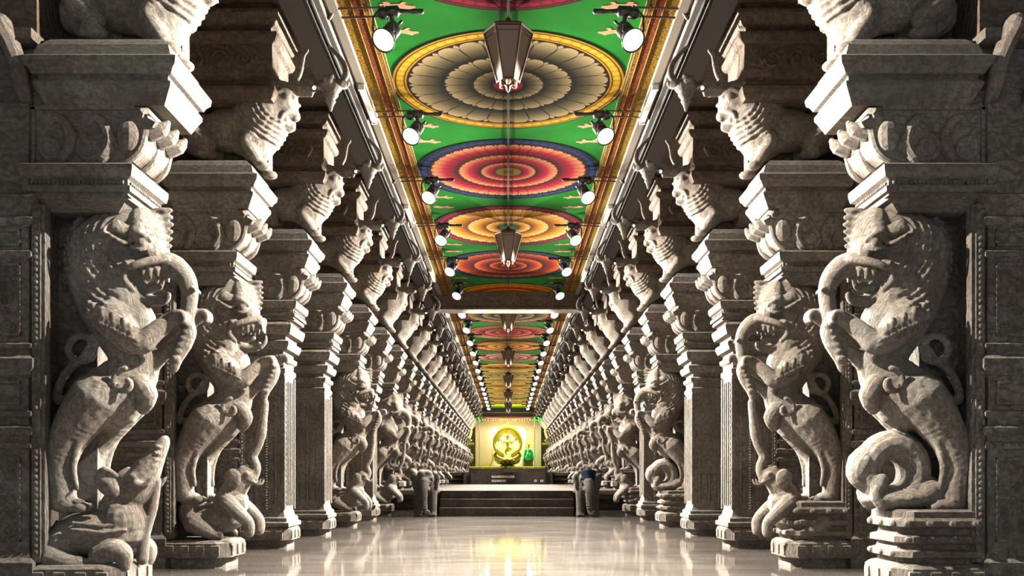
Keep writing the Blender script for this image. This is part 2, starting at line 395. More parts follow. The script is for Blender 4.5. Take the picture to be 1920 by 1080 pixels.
# ------------------------------------------------------------------ sculpture: rearing yali
KP = .00485
def P(px, py, v=0.0): return ((px - 203) * KP, v, 1.1 + (896 - py) * KP)
def yali(trunk=True, lower='crouch'):
    b = MB(); k = KP
    def ch(pts, v0=0.0, n=14, sub=4, flat=1.0):
        b.smooth([P(p[0], p[1], p[3] if len(p) > 3 else v0) for p in pts], [p[2] * k for p in pts], n, sub, flat=flat)
    # neck, mane, torso, hip
    ch([(262, 440, 40), (232, 432, 48), (196, 448, 56), (174, 486, 57), (174, 530, 56), (186, 570, 52), (208, 610, 50), (232, 655, 45), (236, 690, 46), (215, 722, 56), (190, 760, 54)], n=20)
    for cx_, cz_, R_ in ((187, 478, 67), (186, 524, 64), (200, 566, 54)):
        c_ = P(cx_, cz_); R_ *= k
        b.lathe([(R_ * .55, -.235), (R_ * .80, -.215), (R_ * .94, -.16), (R_, -.08), (R_, .08), (R_ * .94, .16), (R_ * .80, .215), (R_ * .55, .235)], c_, 40, 'y')
    b.ell(P(228, 600), (48 * k, .25, 46 * k)); b.ell(P(198, 735), (78 * k, .29, 56 * k), ang=.5)
    # rim of the mane: flat crest standing along the back
    rim = []
    for j in range(15):
        a = math.radians(100 + j * 9.5); rim.append((198 + 84 * math.cos(a), 482 - 100 * math.sin(a), 8))
    ch(rim, n=8, sub=2)
    for j in range(17):   # curls on the rim
        a = math.radians(98 + j * 8.6)
        b.ell(P(199 + 84 * math.cos(a), 482 - 101 * math.sin(a)), (9 * k, .12, 9 * k), 10, 7)
    for sg in (-1, 1):      # concentric locks of the mane, rosette on the hip
        for q in range(6):
            rr = 52 + q * 14; arc = []
            for j in range(22):
                a = math.radians(112 + j * 5.6); x_ = 262 + rr * math.cos(a); y_ = 462 - rr * 1.05 * math.sin(a)
                dd = min(math.hypot(x_ - 187, y_ - 478) / 67, math.hypot(x_ - 186, y_ - 524) / 64)
                if dd < .97: arc.append((x_, y_, .246 if dd < .55 else .246 - .10 * ((dd - .55) / .42) ** 1.6))
            if len(arc) > 4: b.smooth([P(x_, y_ + 1.5 * (n_ % 2), sg * v_) for n_, (x_, y_, v_) in enumerate(arc)], 4 * k, 6, 2)
        for r_ in (12, 24, 36):
            b.tube([P(192 + r_ * math.cos(j * PI / 9), 738 + r_ * .8 * math.sin(j * PI / 9), sg * (.335 - r_ * .0012)) for j in range(19)], 3.2 * k, 6)
        for j in range(12): b.ell(P(192 + 30 * math.cos(j * PI / 6), 738 + 24 * math.sin(j * PI / 6), sg * .295), 4 * k, 7, 5)
    # hind legs
    for v, dx in ((-.20, 0), (.20, 14)):
        ch([(186 + dx, 745, 48), (155 + dx, 785, 42), (128 + dx, 830, 33), (117 + dx, 875, 27), (121 + dx, 915, 23), (122 + dx, 938, 24)], v, n=16)
        b.ell(P(130 + dx, 946, v), (34 * k, .11, 15 * k))
        for q in (-1, 0, 1): b.ell(P(160 + dx, 951, v + q * .075), (13 * k, .036, 9 * k), 10, 7)
        b.smooth([P(240 + dx, 742, v - .03 * (1 if v < 0 else -1)), P(212 + dx, 770, v * 1.35), P(180 + dx, 800, v * 1.45), P(158 + dx, 832, v * 1.4), P(147 + dx, 875, v * 1.35), P(150 + dx, 915, v * 1.2)], [7 * k, 8 * k, 8 * k, 8 * k, 7 * k, 5 * k], 8)
    # thigh scroll and hanging haunch ornament
    pts = []
    for j in range(14):
        a = 1.5 * PI - j * .42; r_ = 26 - j * 1.5; pts.append(P(246 + r_ * math.cos(a), 722 + r_ * math.sin(a), -.31))
    b.smooth(pts, 6 * k, 7, 2)
    b.smooth([P(235, 715, -.12), P(262, 722, -.16), P(272, 742, -.14), P(262, 766, -.10)], [20 * k, 19 * k, 20 * k, 13 * k], 12)
    # tail: sweeps up behind and rolls into a ring
    ring = [(148, 742, 10), (104, 752, 9), (108, 722, 9), (128, 690, 8), (152, 672, 8)]
    for j in range(13):
        a = math.radians(30 - j * 30); ring.append((148 + 24 * math.cos(a), 655 - 24 * math.sin(a), 7))
    ch(ring, -.12, n=9, sub=3)
    # head
    b.ell(P(257, 428), (35 * k, .23, 44 * k), ang=.2); b.ell(P(268, 466), (33 * k, .225, 31 * k)); b.ell(P(244, 500), (22 * k, .215, 30 * k))
    for j in range(6):      # brow folds
        z_ = 408 + j * 10; w_ = (.42, .70, .86, .95, 1, 1)[j]
        b.smooth([P(246 + j * 1.5, z_ - 2, -.245 * w_), P(266, z_ - 9, -.225 * w_), P(284 + j * .5, z_ - 4, -.10 * w_), P(290, z_ - 2, 0), P(284, z_ - 4, .10 * w_), P(266, z_ - 9, .225 * w_), P(246 + j * 1.5, z_ - 2, .245 * w_)], 5.2 * k, 7, 3)
    for j in range(6):      # crest of knobs down the forehead
        b.smooth([P(278 + (j > 3), 392 + j * 13.5, 0), P(296, 391 + j * 13.5, 0), P(308 - abs(j - 2), 389 + j * 13.5, 0)], [8 * k, 7 * k, 4 * k], 8, 2)
    for sg in (-1, 1):
        b.ell(P(268, 462, sg * .215), (12 * k, .055, 12 * k), 12, 9)
        b.smooth([P(252, 454, sg * .24), P(268, 446, sg * .255), P(283, 456, sg * .21)], 5.5 * k, 7, 3); b.smooth([P(252, 470, sg * .235), P(268, 477, sg * .245), P(281, 468, sg * .21)], 4 * k, 7, 3)
        # leaf ear
        b.smooth([P(248, 450, sg * .20), P(228, 436, sg * .27), P(204, 444, sg * .31)], [9 * k, 14 * k, 3 * k], 10, 4, flat=.55)
        b.smooth([P(250, 458, sg * .22), P(238, 464, sg * .27), P(222, 455, sg * .30), P(205, 445, sg * .32)], [5 * k, 5 * k, 4 * k, 2.5 * k], 7, 3)
        b.smooth([P(246, 438, sg * .23), P(228, 426, sg * .28), P(205, 443, sg * .32)], [5 * k, 4 * k, 2.5 * k], 7, 3)
        # curled lip, cheek
        b.smooth([P(306, 486, sg * .11), P(284, 494, sg * .19), P(264, 502, sg * .235), P(250, 508, sg * .245), P(242, 500, sg * .24)], [9 * k, 9 * k, 8 * k, 7 * k, 5 * k], 8, 3)
        b.smooth([P(248, 546, sg * .17), P(236, 530, sg * .22), P(240, 510, sg * .235)], [6 * k] * 3, 7, 3)
        for q in range(3):      # upper teeth
            b.smooth([P(266 + q * 12, 508, sg * (.17 - q * .02)), P(267 + q * 12, 518 + (6 if q == 1 else 0), sg * (.17 - q * .02))], [6.5 * k, 3.5 * k], 7, 2)
    # upper and lower jaw
    b.smooth([P(258, 490), P(280, 492), P(300, 496)], [24 * k, 21 * k, 17 * k], 14, 3, flat=1.45)
    b.smooth([P(226, 532), P(250, 552), P(272, 561), P(292, 558), P(300, 550)], [26 * k, 14 * k, 11 * k, 10 * k, 7 * k], 12, 3, flat=1.5)
    b.smooth([P(236, 526), P(262, 538), P(286, 534)], [15 * k, 9 * k, 6 * k], 10, 3, flat=1.2)   # tongue
    if trunk:
        b.smooth([P(292, 490), P(314, 498), P(334, 518), P(342, 545), P(340, 570), P(337, 592), P(340, 606)], [24 * k, 23 * k, 19 * k, 16 * k, 15 * k, 14 * k, 12 * k], 16, 4)
        for sg in (-1, 1): b.smooth([P(340, 548, sg * .03), P(352, 540, sg * .06), P(358, 546, sg * .07)], [6 * k, 5 * k, 2 * k], 8, 3)
        for q in range(9):
            b.tube([P(329 + q * 1.5, 524 + q * 8, -.055), P(343 + q * .3, 520 + q * 8, 0), P(329 + q * 1.5, 524 + q * 8, .055)], 3 * k, 6)
    else:
        b.ell(P(302, 496), (17 * k, .13, 15 * k)); b.ell(P(308, 488, -.06), (8 * k, .04, 7 * k)); b.ell(P(308, 488, .06), (8 * k, .04, 7 * k))
        for q in range(5): b.smooth([P(312 - q * 1, 506, -.10 + q * .05), P(313 - q, 518, -.10 + q * .05)], [5 * k, 3.5 * k], 7, 2)
        b.smooth([P(306, 560, -.05), P(318, 545, -.05), P(320, 530, -.05)], [6 * k, 6 * k, 3 * k], 8, 3)
    # forelegs with paws
    for sg, dx, dy in ((-1, 0, 0), (1, 24, -12)):
        v = sg * .21
        ch([(212, 602, 38, v), (238, 632, 31, v * 1.15), (268, 648, 22, v * 1.15), (290 + dx * .5, 628 + dy, 18, v), (312 + dx, 604 + dy, 15, v * .7)], n=14)
        b.ell(P(320 + dx, 600 + dy, v * .65), (20 * k, .085, 14 * k), ang=.5)
        for q in range(4):
            vv = v * .65 + (q - 1.5) * .042
            b.smooth([P(326 + dx, 592 + dy, vv), P(340 + dx, 590 + dy, vv), P(345 + dx, 601 + dy, vv), P(341 + dx, 609 + dy, vv)], [6.5 * k, 6 * k, 5 * k, 3 * k], 8, 3)
        # elbow tuft
        b.smooth([P(262, 655, v * 1.1), P(272, 672, v), P(264, 684, v * .9)], [10 * k, 8 * k, 3 * k], 8, 3)
        # shoulder flame curls and bead collar
        for q in range(9):
            x_ = 183 + q * 10; z_ = 598 + q * 4.6
            b.smooth([P(x_, z_, v * (1.78 if q > 2 else 1.55)), P(x_ - 5, z_ - 16 - (q % 2) * 6, v * (1.74 if q > 2 else 1.5)), P(x_ - 1, z_ - 27 + q, v * (1.52 if q > 2 else 1.4))], [6.5 * k, 5 * k, 2.6 * k], 7, 3)
        for q in range(15):
            b.ell(P(180 + q * 6.6, 603 + q * 3.2, v * (1.84 if q > 3 else 1.6)), 4.8 * k, 8, 6)
        sp = []
        for j in range(16):
            a = PI * 1.05 - j * .36; r_ = 25 - j * 1.15; sp.append(P(242 + r_ * math.cos(a), 636 - r_ * math.sin(a) * .8, v * 1.80))
        b.smooth(sp, 4.2 * k, 7, 2)
    # stalk gripped in the paws
    b.smooth([P(334, 590), P(338, 618), P(330, 645), P(318, 668), P(312, 690)], [12 * k, 17 * k, 15 * k, 12 * k, 8 * k], 10, 3)
    for j in range(6): b.ell(P(342 - j * 5, 610 + j * 12, -.04), (11 * k, .05, 8 * k), 9, 7)
    b.smooth([P(258, 690, 0), P(280, 672, 0), P(318, 640, 0)], [24 * k, 15 * k, 9 * k], 12, 3)
    # lower creature
    if lower == 'crouch':
        b.ell(P(172, 1000), (90 * k, .33, 44 * k)); b.ell(P(120, 1015), (40 * k, .34, 42 * k)); b.ell(P(222, 975), (42 * k, .28, 46 * k))
        b.smooth([P(205, 955), P(238, 920), P(262, 880), P(280, 850), P(294, 826)], [34 * k, 34 * k, 26 * k, 17 * k, 11 * k], 16, 4, flat=1.15)
        b.smooth([P(280, 900), P(272, 950), P(258, 1000), P(252, 1050)], [8 * k, 10 * k, 10 * k, 12 * k], 10, 3)
        for sg in (-1, 1):
            v = sg * .24
            b.ell(P(206, 908, v), (19 * k, .045, 30 * k), ang=.7); b.smooth([P(188, 890, v), P(204, 880, v * 1.1), P(224, 892, v)], [5 * k, 6 * k, 5 * k], 8, 3)
            b.ell(P(248, 893, sg * .16), (8 * k, .03, 6 * k))
            b.smooth([P(196, 1040, v * 1.1), P(226, 1028, v * 1.2), P(242, 1036, v * 1.2), P(240, 1058, v * 1.15)], [22 * k, 20 * k, 16 * k, 13 * k], 14, 4)
            b.smooth([P(110, 1040, v * 1.15), P(140, 1050, v * 1.3), P(175, 1056, v * 1.3)], [26 * k, 18 * k, 12 * k], 12, 4)
            b.smooth([P(252, 905, sg * .15), P(268, 912, sg * .17), P(284, 896, sg * .17)], [9 * k, 7 * k, 3 * k], 9, 3)
        for q in range(4): b.ell(P(288 - q * 3, 838 + q * 12, -.06), (8 * k, .05, 5 * k), 8, 6)
        b.tube([P(150, 978, -.31), P(200, 984, -.30), P(240, 980, -.22)], 3.5 * k, 7)
        b.tube([P(150, 990, -.33), P(200, 996, -.32), P(240, 992, -.24)], 3.5 * k, 7)
    elif lower == 'curl':
        pts = []
        for j in range(22):
            a = math.radians(-40 + j * 18); pts.append((222 + 44 * math.cos(a), 884 - 50 * math.sin(a), 20 + 10 * math.sin(j / 21 * PI)))
        ch(pts, 0, n=14, sub=2, flat=1.35)
        b.smooth([P(262, 850), P(276, 868), P(284, 890), P(272, 912)], [22 * k, 26 * k, 20 * k, 12 * k], 12, 3, flat=1.3)
        b.smooth([P(258, 858), P(240, 836), P(226, 816)], [14 * k, 10 * k, 7 * k], 10, 3)
        for sg in (-1, 1):
            b.ell(P(276, 862, sg * .14), (7 * k, .03, 6 * k)); b.smooth([P(250, 900, sg * .14), P(262, 925, sg * .16), P(250, 946, sg * .16)], [14 * k, 12 * k, 12 * k], 10, 3)
        b.ell(P(205, 935), (72 * k, .30, 22 * k)); b.ell(P(160, 920), (36 * k, .26, 30 * k))
    else:   # squat attendant beast facing the aisle
        b.ell(P(190, 1000), (74 * k, .32, 40 * k)); b.ell(P(228, 960), (44 * k, .27, 44 * k)); b.ell(P(132, 985), (38 * k, .28, 45 * k))
        b.smooth([P(228, 940), P(252, 905), P(262, 885)], [34 * k, 28 * k, 24 * k], 14, 3, flat=1.2); b.ell(P(268, 892), (27 * k, .15, 25 * k))
        b.smooth([P(282, 896), P(292, 870), P(284, 840), P(298, 812), P(306, 780), P(312, 740), P(316, 700)], [15 * k, 13 * k, 12 * k, 11 * k, 13 * k, 10 * k, 9 * k], 12, 4)
        for sg in (-1, 1):
            v = sg * .24
            b.smooth([P(232, 960, v), P(262, 985, v * 1.15), P(286, 1010, v * 1.05), P(288, 1036, v)], [23 * k, 19 * k, 15 * k, 13 * k], 12, 4)
            b.smooth([P(150, 1010, v * 1.2), P(184, 1028, v * 1.35), P(214, 1042, v * 1.3)], [28 * k, 20 * k, 13 * k], 12, 4)
            b.ell(P(243, 898, v * .8), (22 * k, .05, 26 * k)); b.ell(P(276, 886, sg * .13), (7 * k, .03, 6 * k))
            b.smooth([P(284, 905, sg * .07), P(300, 912, sg * .08), P(308, 900, sg * .08)], [7 * k, 5 * k, 2 * k], 8, 3)
        for q in range(7): b.smooth([P(228 + q * 7, 935 + q * 3, -.26 + q * .012), P(234 + q * 7, 958 + q * 3, -.285 + q * .012)], 3.2 * k, 6, 2)
    return b
def yali_pattern(co):
    px = co[:, 0] / KP + 203; py = 896 - (co[:, 2] - 1.1) / KP
    d = np.hypot(px - 262, (py - 455)); a = np.arctan2(py - 455, px - 262)
    side = np.clip((np.abs(co[:, 1]) - .08) / .1, 0, 1)
    mane = np.clip((228 - px) / 14, 0, 1) * np.clip((592 - py) / 12, 0, 1) * np.clip((py - 385) / 10, 0, 1)
    row = d / 13.0; r0 = np.floor(row)
    scal = np.abs(np.sin(a * (4 + r0 * 2.2) + (r0 % 2) * PI / 2))
    out = mane * side * .0055 * (np.sin(row * 2 * PI) * 1.0 + scal * np.clip((d - 70) / 20, 0, 1) - .3)
    # leaf tracery on hips and chest
    hip = np.exp(-(((px - 190) / 60) ** 2 + ((py - 735) / 45) ** 2)) * side
    out += hip * .005 * np.sin(px / 4.2 + 3 * np.sin(py / 9)) * np.sin(py / 4.6 + 2 * np.sin(px / 13))
    tr = np.clip((py - 610) / 20, 0, 1) * np.clip((960 - py) / 10, 0, 1)
    out += tr * .0018 * np.sin(px / 3.1 + 2 * np.sin(py / 7)) * np.sin(py / 3.3)
    return out.astype(np.float32)

# ------------------------------------------------------------------ lion bracket above the capital
KL = .0067
def Q(px, py, v=0.0): return (XW - (XV - px) * KL, v, 1.1 + (896 - py) * KL)
def lion():
    b = MB(); k = KL
    def ch(pts, v0=0.0, n=14, sub=4, flat=1.0):
        b.smooth([Q(p[0], p[1], p[3] if len(p) > 3 else v0) for p in pts], [p[2] * k for p in pts], n, sub, flat=flat)
    ch([(372, 262, 34), (400, 248, 33), (436, 252, 31), (468, 262, 33), (488, 252, 42), (498, 226, 44), (508, 200, 41), (520, 182, 33)], n=18)
    b.ell(Q(385, 250), (38 * k, .24, 34 * k)); b.ell(Q(500, 222), (42 * k, .25, 48 * k))
    b.ell(Q(527, 196), (33 * k, .24, 42 * k)); b.ell(Q(540, 178), (18 * k, .17, 18 * k)); b.ell(Q(488, 226), (56 * k, .31, 58 * k)); b.ell(Q(480, 270), (36 * k, .27, 34 * k)); b.ell(Q(430, 245), (50 * k, .26, 40 * k))
    b.smooth([Q(530, 205), Q(546, 213), Q(553, 218)], [20 * k, 16 * k, 11 * k], 12, 3, flat=1.3)
    b.smooth([Q(520, 225), Q(538, 238), Q(548, 240)], [16 * k, 10 * k, 7 * k], 10, 3, flat=1.4)
    for q in range(5): b.smooth([Q(540 + q * 2, 226, -.11 + q * .055), Q(541 + q * 2, 234, -.11 + q * .055)], [4 * k, 3 * k], 7, 2)
    for sg in (-1, 1):
        b.smooth([Q(516, 250, sg * .10), Q(530, 236, sg * .17), Q(540, 222, sg * .18), Q(552, 214, sg * .12)], 4.5 * k, 7, 3)
        b.ell(Q(543, 193, sg * .185), (9 * k, .05, 9 * k)); b.smooth([Q(528, 186, sg * .22), Q(543, 180, sg * .21), Q(556, 190, sg * .14)], 4.5 * k, 7, 3)
        b.smooth([Q(520, 176, sg * .22), Q(510, 164, sg * .27), Q(500, 168, sg * .29)], [8 * k, 8 * k, 3 * k], 8, 3)
        b.smooth([Q(486, 255, sg * .16), Q(470, 275, sg * .2), Q(482, 296, sg * .2), Q(492, 312, sg * .18)], [20 * k, 15 * k, 12 * k, 11 * k], 12, 4)
        b.ell(Q(500, 320, sg * .18), (14 * k, .08, 8 * k))
        b.smooth([Q(380, 262, sg * .17), Q(400, 282, sg * .2), Q(388, 298, sg * .2)], [24 * k, 15 * k, 10 * k], 12, 4)
        b.ell(Q(400, 300, sg * .2), (18 * k, .08, 8 * k))
        for q in range(4):     # mane folds
            b.smooth([Q(512 - q * 11, 168 + q * 6, sg * .13), Q(506 - q * 9, 196 + q * 6, sg * .235), Q(512 - q * 4, 226 + q * 5, sg * .20), Q(525 - q * 4, 246 + q * 3, sg * .12)], 5 * k, 7, 3)
    b.smooth([Q(362, 262), Q(350, 240), Q(360, 218), Q(380, 214)], [8 * k, 6 * k, 6 * k, 6 * k], 8, 4)
    # horn curling up and the arm carrying the pendant bracket
    b.smooth([Q(536, 166), Q(549, 156), Q(561, 138), Q(566, 118), Q(569, 104), Q(577, 94)], [8 * k, 7 * k, 6 * k, 5 * k, 4.5 * k, 3.5 * k], 12, 4)
    b.smooth([Q(545, 170), Q(566, 167), Q(584, 169)], [11 * k, 9 * k, 8 * k], 10, 3)
    for q in range(3): b.tube([Q(565 + q * 9, 159, 0), Q(565 + q * 9, 178, 0)], 5 * k, 8)
    return b
def lion_pattern(co):
    px = (co[:, 0] - XW) / KL + XV; py = 896 - (co[:, 2] - 1.1) / KL
    d = np.hypot(px - 540, py - 198); a = np.arctan2(py - 198, px - 540)
    w = np.clip((d - 34) / 6, 0, 1) * np.clip((92 - d) / 8, 0, 1) * np.clip((290 - py) / 12, 0, 1) * np.clip(np.abs(co[:, 1]) / .12, 0, 1)
    return (w * .011 * (np.sin(d / 9.5 * 2 * PI) + .4 * np.sin(a * 26))).astype(np.float32)

def pendant():
    b = MB(); c = Q(620, 165)
    pr = [(.001, -.30), (.02, -.28), (.035, -.22), (.065, -.17), (.05, -.15), (.10, -.09), (.09, -.07), (.14, -.01), (.155, .03), (.12, .045), (.145, .06), (.10, .085), (.05, .10), (.04, .16)]
    b.lathe([(r, z) for r, z in pr], c, 14)
    b.stack(c[0] - .20, c[0] + .20, -.05, .05, [(c[2] + .0, -.01), (c[2] + .03, .01), (c[2] + .06, .01), (c[2] + .08, -.01)])
    b.stack(c[0] - .05, c[0] + .05, -.20, .20, [(c[2] + .0, -.01), (c[2] + .03, .01), (c[2] + .06, .01), (c[2] + .08, -.01)])
    for sg in (-1, 1):
        b.ell((c[0] + sg * .21, 0, c[2] + .05), (.035, .05, .03), 8, 6)
    # long curved petal up to the beam
    b.smooth([(c[0] + .12, 0, c[2] + .06), (c[0] + .19, 0, c[2] + .16), (c[0] + .17, 0, c[2] + .30), (c[0] + .06, 0, c[2] + .44), (c[0] - .02, 0, c[2] + .52)], [.035, .045, .035, .025, .02], 9, 4)
    b.smooth([(c[0] - .24, 0, c[2] + .06), (c[0] - .14, 0, c[2] + .05), (c[0] - .04, 0, c[2] + .06)], [.045, .04, .04], 9, 3)
    return b

# ------------------------------------------------------------------ pier masonry
def beads(b, pts, r, step):
    for (p, q) in zip(pts[:-1], pts[1:]):
        d = Vector(q) - Vector(p); n = max(1, int(d.length / step))
        for j in range(n): 
            c = Vector(p) + d * ((j + .5) / n); b.ell(c, r, 6, 4)
def plinth(high, det=True):
    b = MB(); x0, x1, y0, y1 = -.66, .18, -.41, .41
    b.stack(x0 + .05, x1 - .05, y0 + .05, y1 - .05, [(0, 0), (.11, 0)], .10, 1)
    b.stack(x0, x1, y0, y1, [(.11, -.02), (.13, .03), (.30, .03), (.33, 0), (.34, -.02)], .14)
    if high:
        b.stack(x0, x1, y0, y1, [(.34, -.06), (.38, -.06), (.40, 0), (.45, .0), (.47, -.05), (.51, -.06), (.53, -.01), (.58, -.01), (.60, -.06), (.65, -.07), (.67, 0), (.72, 0), (.75, -.02), (.80, -.02), (.82, -.06)], .12)
        top = .82
        if det:
            for j in range(4):
                x = x0 + .16 + j * .2
                b.ell((x, y0 - .005, .70), (.05, .03, .035), 8, 6); b.ell((x, y0 + .0, .555), (.04, .025, .03), 8, 6)
            for j in range(3):
                y = y0 + .15 + j * .25
                b.ell((x1 + .0, y, .70), (.03, .05, .035), 8, 6); b.ell((x1 + .0, y, .43), (.03, .04, .03), 8, 6)
    else: top = .34
    if det:
        for j in range(4):
            x = x0 + .16 + j * .185
            b.stack(x - .05, x + .05, y0 - .045, y0 + .0, [(.16, 0), (.20, 0), (.27, 0), (.28, -.01)])
        for j in range(3):
            y = y0 + .16 + j * .24
            b.stack(x1 + .0, x1 + .045, y - .05, y + .05, [(.16, 0), (.27, 0), (.28, -.01)])
    return b, top
def shaft(det=True):
    """heavy rear block of the pier, with mouldings and carved panels"""
    b = MB(); x0, x1, y0, y1 = -1.36, -.60, -.40, .40
    b.stack(x0, x1, y0, y1, [(0, .06), (.36, .06), (.40, .02), (.46, 0), (1.34, 0), (1.36, .035), (1.40, .035), (1.42, .01), (1.46, .01), (1.48, .05), (1.54, .05), (1.57, 0), (1.62, 0),
        (1.64, .03), (1.68, .03), (1.70, -.01), (1.98, -.01), (2.0, .03), (2.03, .03), (2.06, .06), (2.14, .06), (2.17, .02), (2.22, .0), (2.24, .03), (2.27, .03), (2.29, 0), (3.02, 0), (3.04, .03), (3.08, .03),
        (3.10, -.01), (3.30, -.01), (3.33, .04), (3.37, .05), (3.40, .01), (3.46, .03), (3.52, .08), (3.56, .08), (3.6, 0), (4.38, 0)])
    # beaded corner bar beside the sculpture
    b.box(-.575, -.50, y0 + .0, y0 + .14, .36, 3.5); b.box(-.50, -.47, y0 + .02, y0 + .12, .36, 3.5); b.box(-.60, -.56, -.2, .38, .36, 3.5)
    b.box(-.56, -.20, .06, .32, .36, 3.5)
    if det:
        z = .45
        while z < 3.45:
            b.ell((-.538, y0 - .002, z), (.02, .012, .02), 6, 4); z += .055
        for (za, zb) in ((.54, 1.28), (2.34, 2.98), (3.13, 3.28), (1.74, 1.95)):
            xa, xb = x0 + .09, x1 - .07
            b.box(xa, xb, y0 - .018, y0, za, za + .025); b.box(xa, xb, y0 - .018, y0, zb - .025, zb)
            b.box(xa, xa + .025, y0 - .018, y0, za, zb); b.box(xb - .025, xb, y0 - .018, y0, za, zb)
            h = zb - za
            if h > .4:
                cx = (xa + xb) / 2; cz = (za + zb) / 2
                for q in range(10):
                    a = q * 2 * PI / 10; spiral(b, cx + .155 * math.cos(a), cz + .155 * math.sin(a), .06, y0 - .004, .013, 1.2, 1 if q % 2 else -1, a, 6, 10)
                b.lathe([(.07, .0), (.06, -.02), (.03, -.035), (.001, -.04)], (cx, y0, cz), 12, 'y')
                for sx in (-1, 1):
                    for sz in (-1, 1): spiral(b, cx + sx * .2, cz + sz * (h / 2 - .1), .055, y0 - .003, .012, 1.3, sx * sz, 0, 6, 10)
    # side bracket carrying the outer aisle
    b.prism([(-1.36, 3.7), (-1.42, 3.75), (-1.6, 4.0), (-1.9, 4.15), (-2.1, 4.2), (-2.1, 4.38), (-1.36, 4.38)], -.3, .3)
    for sg in (-1, 1):
        b.smooth([(-1.42, sg * .2, 3.72), (-1.5, sg * .2, 3.95), (-1.75, sg * .2, 4.08), (-2.02, sg * .2, 4.02), (-2.08, sg * .2, 4.14)], [.06, .08, .08, .07, .03], 8, 3)
    return b
def column(style, det=True):
    """slender compound column standing where other piers carry a yali"""
    b = MB(); x0, x1, y0, y1 = -.50, .10, -.34, .34
    b.stack(x0, x1, y0, y1, [(.34, .10), (.40, .10), (.42, .06), (.47, .06), (.50, .02), (.58, 0), (.60, 0), (2.70, 0), (2.74, .03), (2.80, .03), (2.82, 0), (2.90, 0), (2.93, .04), (2.99, .05), (3.02, 0), (3.07, 0), (3.10, .07), (3.17, .10), (3.22, .10), (3.25, .04),
        (3.30, .04), (3.33, .12), (3.42, .15), (3.47, .15), (3.52, .08)])
    # corner fillets, cord colonette, sunk panels
    for x in (x0, x1):
        for y in (y0, y1): b.box(x - .025, x + .025, y - .025, y + .025, .60, 2.70)
    for yy, sg in ((y0, -1),):
        b.box(x0 + .10, x0 + .13, yy - .02, yy, .66, 2.62); b.box(x1 - .13, x1 - .10, yy - .02, yy, .66, 2.62)
        if style == 1:
            z = .62
            cx = (x0 + x1) / 2 + .04
            b.tube([(cx, yy - .015, .62), (cx, yy - .015, 2.66)], .018, 8)
            if det:
                while z < 2.66: b.ell((cx, yy - .022, z), (.028, .022, .016), 7, 5); z += .042
        else:
            b.box(-.215, -.185, yy - .02, yy, .66, 2.62)
        for (xa, xb) in ((x0 + .15, -.235), (-.165, x1 - .15)):
            b.box(xa, xb, yy - .022, yy, 1.14, 1.17); b.box(xa, xb, yy - .022, yy, .70, .73); b.box(xa, xa + .012, yy - .022, yy, .70, 1.17); b.box(xb - .012, xb, yy - .022, yy, .70, 1.17)
            if det:
                for j in range(13):
                    z = 1.28 + j * .09; b.box(xa + .02, xb - .02, yy - .016, yy, z, z + .05)
    # aisle-side face: pilaster strips
    for y in (-.2, -.07, .07, .2): b.box(x1, x1 + .022, y - .02, y + .02, .66, 2.62)
    for j in range(24 if det else 0):
        b.ell((x1 + .02, y0 + .02, .66 + j * .084), (.02, .022, .03), 6, 5)
    # back half joined to the shaft
    b.box(-.62, -.48, -.22, .30, .34, 3.5)
    return b
def capital(i, det=True):
    b = MB(); x0, x1, y0, y1 = -.62, .26, -.38, .38
    b.stack(x0, x1, y0, y1, [(3.47, -.14), (3.53, -.05), (3.55, .0), (3.60, .0), (3.61, .03), (3.66, .03), (3.67, .0), (3.72, .0), (3.74, .045), (3.80, .06), (3.84, .06), (3.86, .02)])
    if det:
        for j in range(22): b.ell((x0 + .04 + j * .038, y0 - .008, 3.695), (.014, .014, .02), 6, 4)
        for j in range(18): b.ell((x1 + .01, y0 + .05 + j * .04, 3.695), (.014, .014, .02), 6, 4)
        for j in range(5): b.prism([(x0 + .08 + j * .18, 3.55), (x0 + .20 + j * .18, 3.55), (x0 + .14 + j * .18, 3.60)], y0 - .02, y0)
    return b
def corbel(det=True):
    b = MB(); y = .34
    # S-curved lotus corbel leaning out over the aisle
    poly = [(-.62, 3.86), (.10, 3.86), (.15, 3.90), (.24, 3.93), (.33, 4.0), (.38, 4.09), (.40, 4.18), (.47, 4.20), (.50, 4.25), (.43, 4.29), (.42, 4.34), (.36, 4.39), (-.62, 4.39)]
    b.prism(poly, -.33, .33, bev=.04)
    # ribs over the curve
    for yy in (-.30, 0, .30):
        b.smooth([(.08, yy, 3.87), (.22, yy, 3.91), (.33, yy, 4.0), (.375, yy, 4.14), (.39, yy, 4.28), (.36, yy, 4.38)], [.02, .03, .035, .035, .03, .02], 8, 3)
    for yy in (-.22, 0, .22):
        b.smooth([(.40, yy, 4.20), (.50, yy, 4.22), (.55, yy, 4.27)], [.09, .07, .03], 10, 2)
    b.smooth([(.36, -.34, 4.30), (.42, -.36, 4.33), (.40, .36, 4.33)], [.03, .03, .03], 7, 2)
    if det:
        for s_ in (-1, 1):
            yy = -.335 if s_ < 0 else .335
            b.box(-.60, -.57, yy - .02, yy + .02, 3.88, 4.37); b.box(-.6, .3, yy - .02, yy + .02, 4.345, 4.38)
            for cx, r in ((-.42, .12), (-.08, .13)):
                spiral(b, cx, 4.0, r, yy, .036, 1.2, 1, PI * .6, 7, 16)
                b.smooth([(cx + .10, yy, 3.92), (cx + .17, yy, 4.05), (cx + .13, yy, 4.2), (cx + .04, yy, 4.28), (cx - .02, yy, 4.22)], [.05, .06, .05, .04, .02], 8, 3)
                b.ell((cx - .02, yy, 4.02), (.09, .04, .1), 10, 7)
            b.ell((.24, yy, 4.12), (.10, .05, .14), 10, 8)
    return b
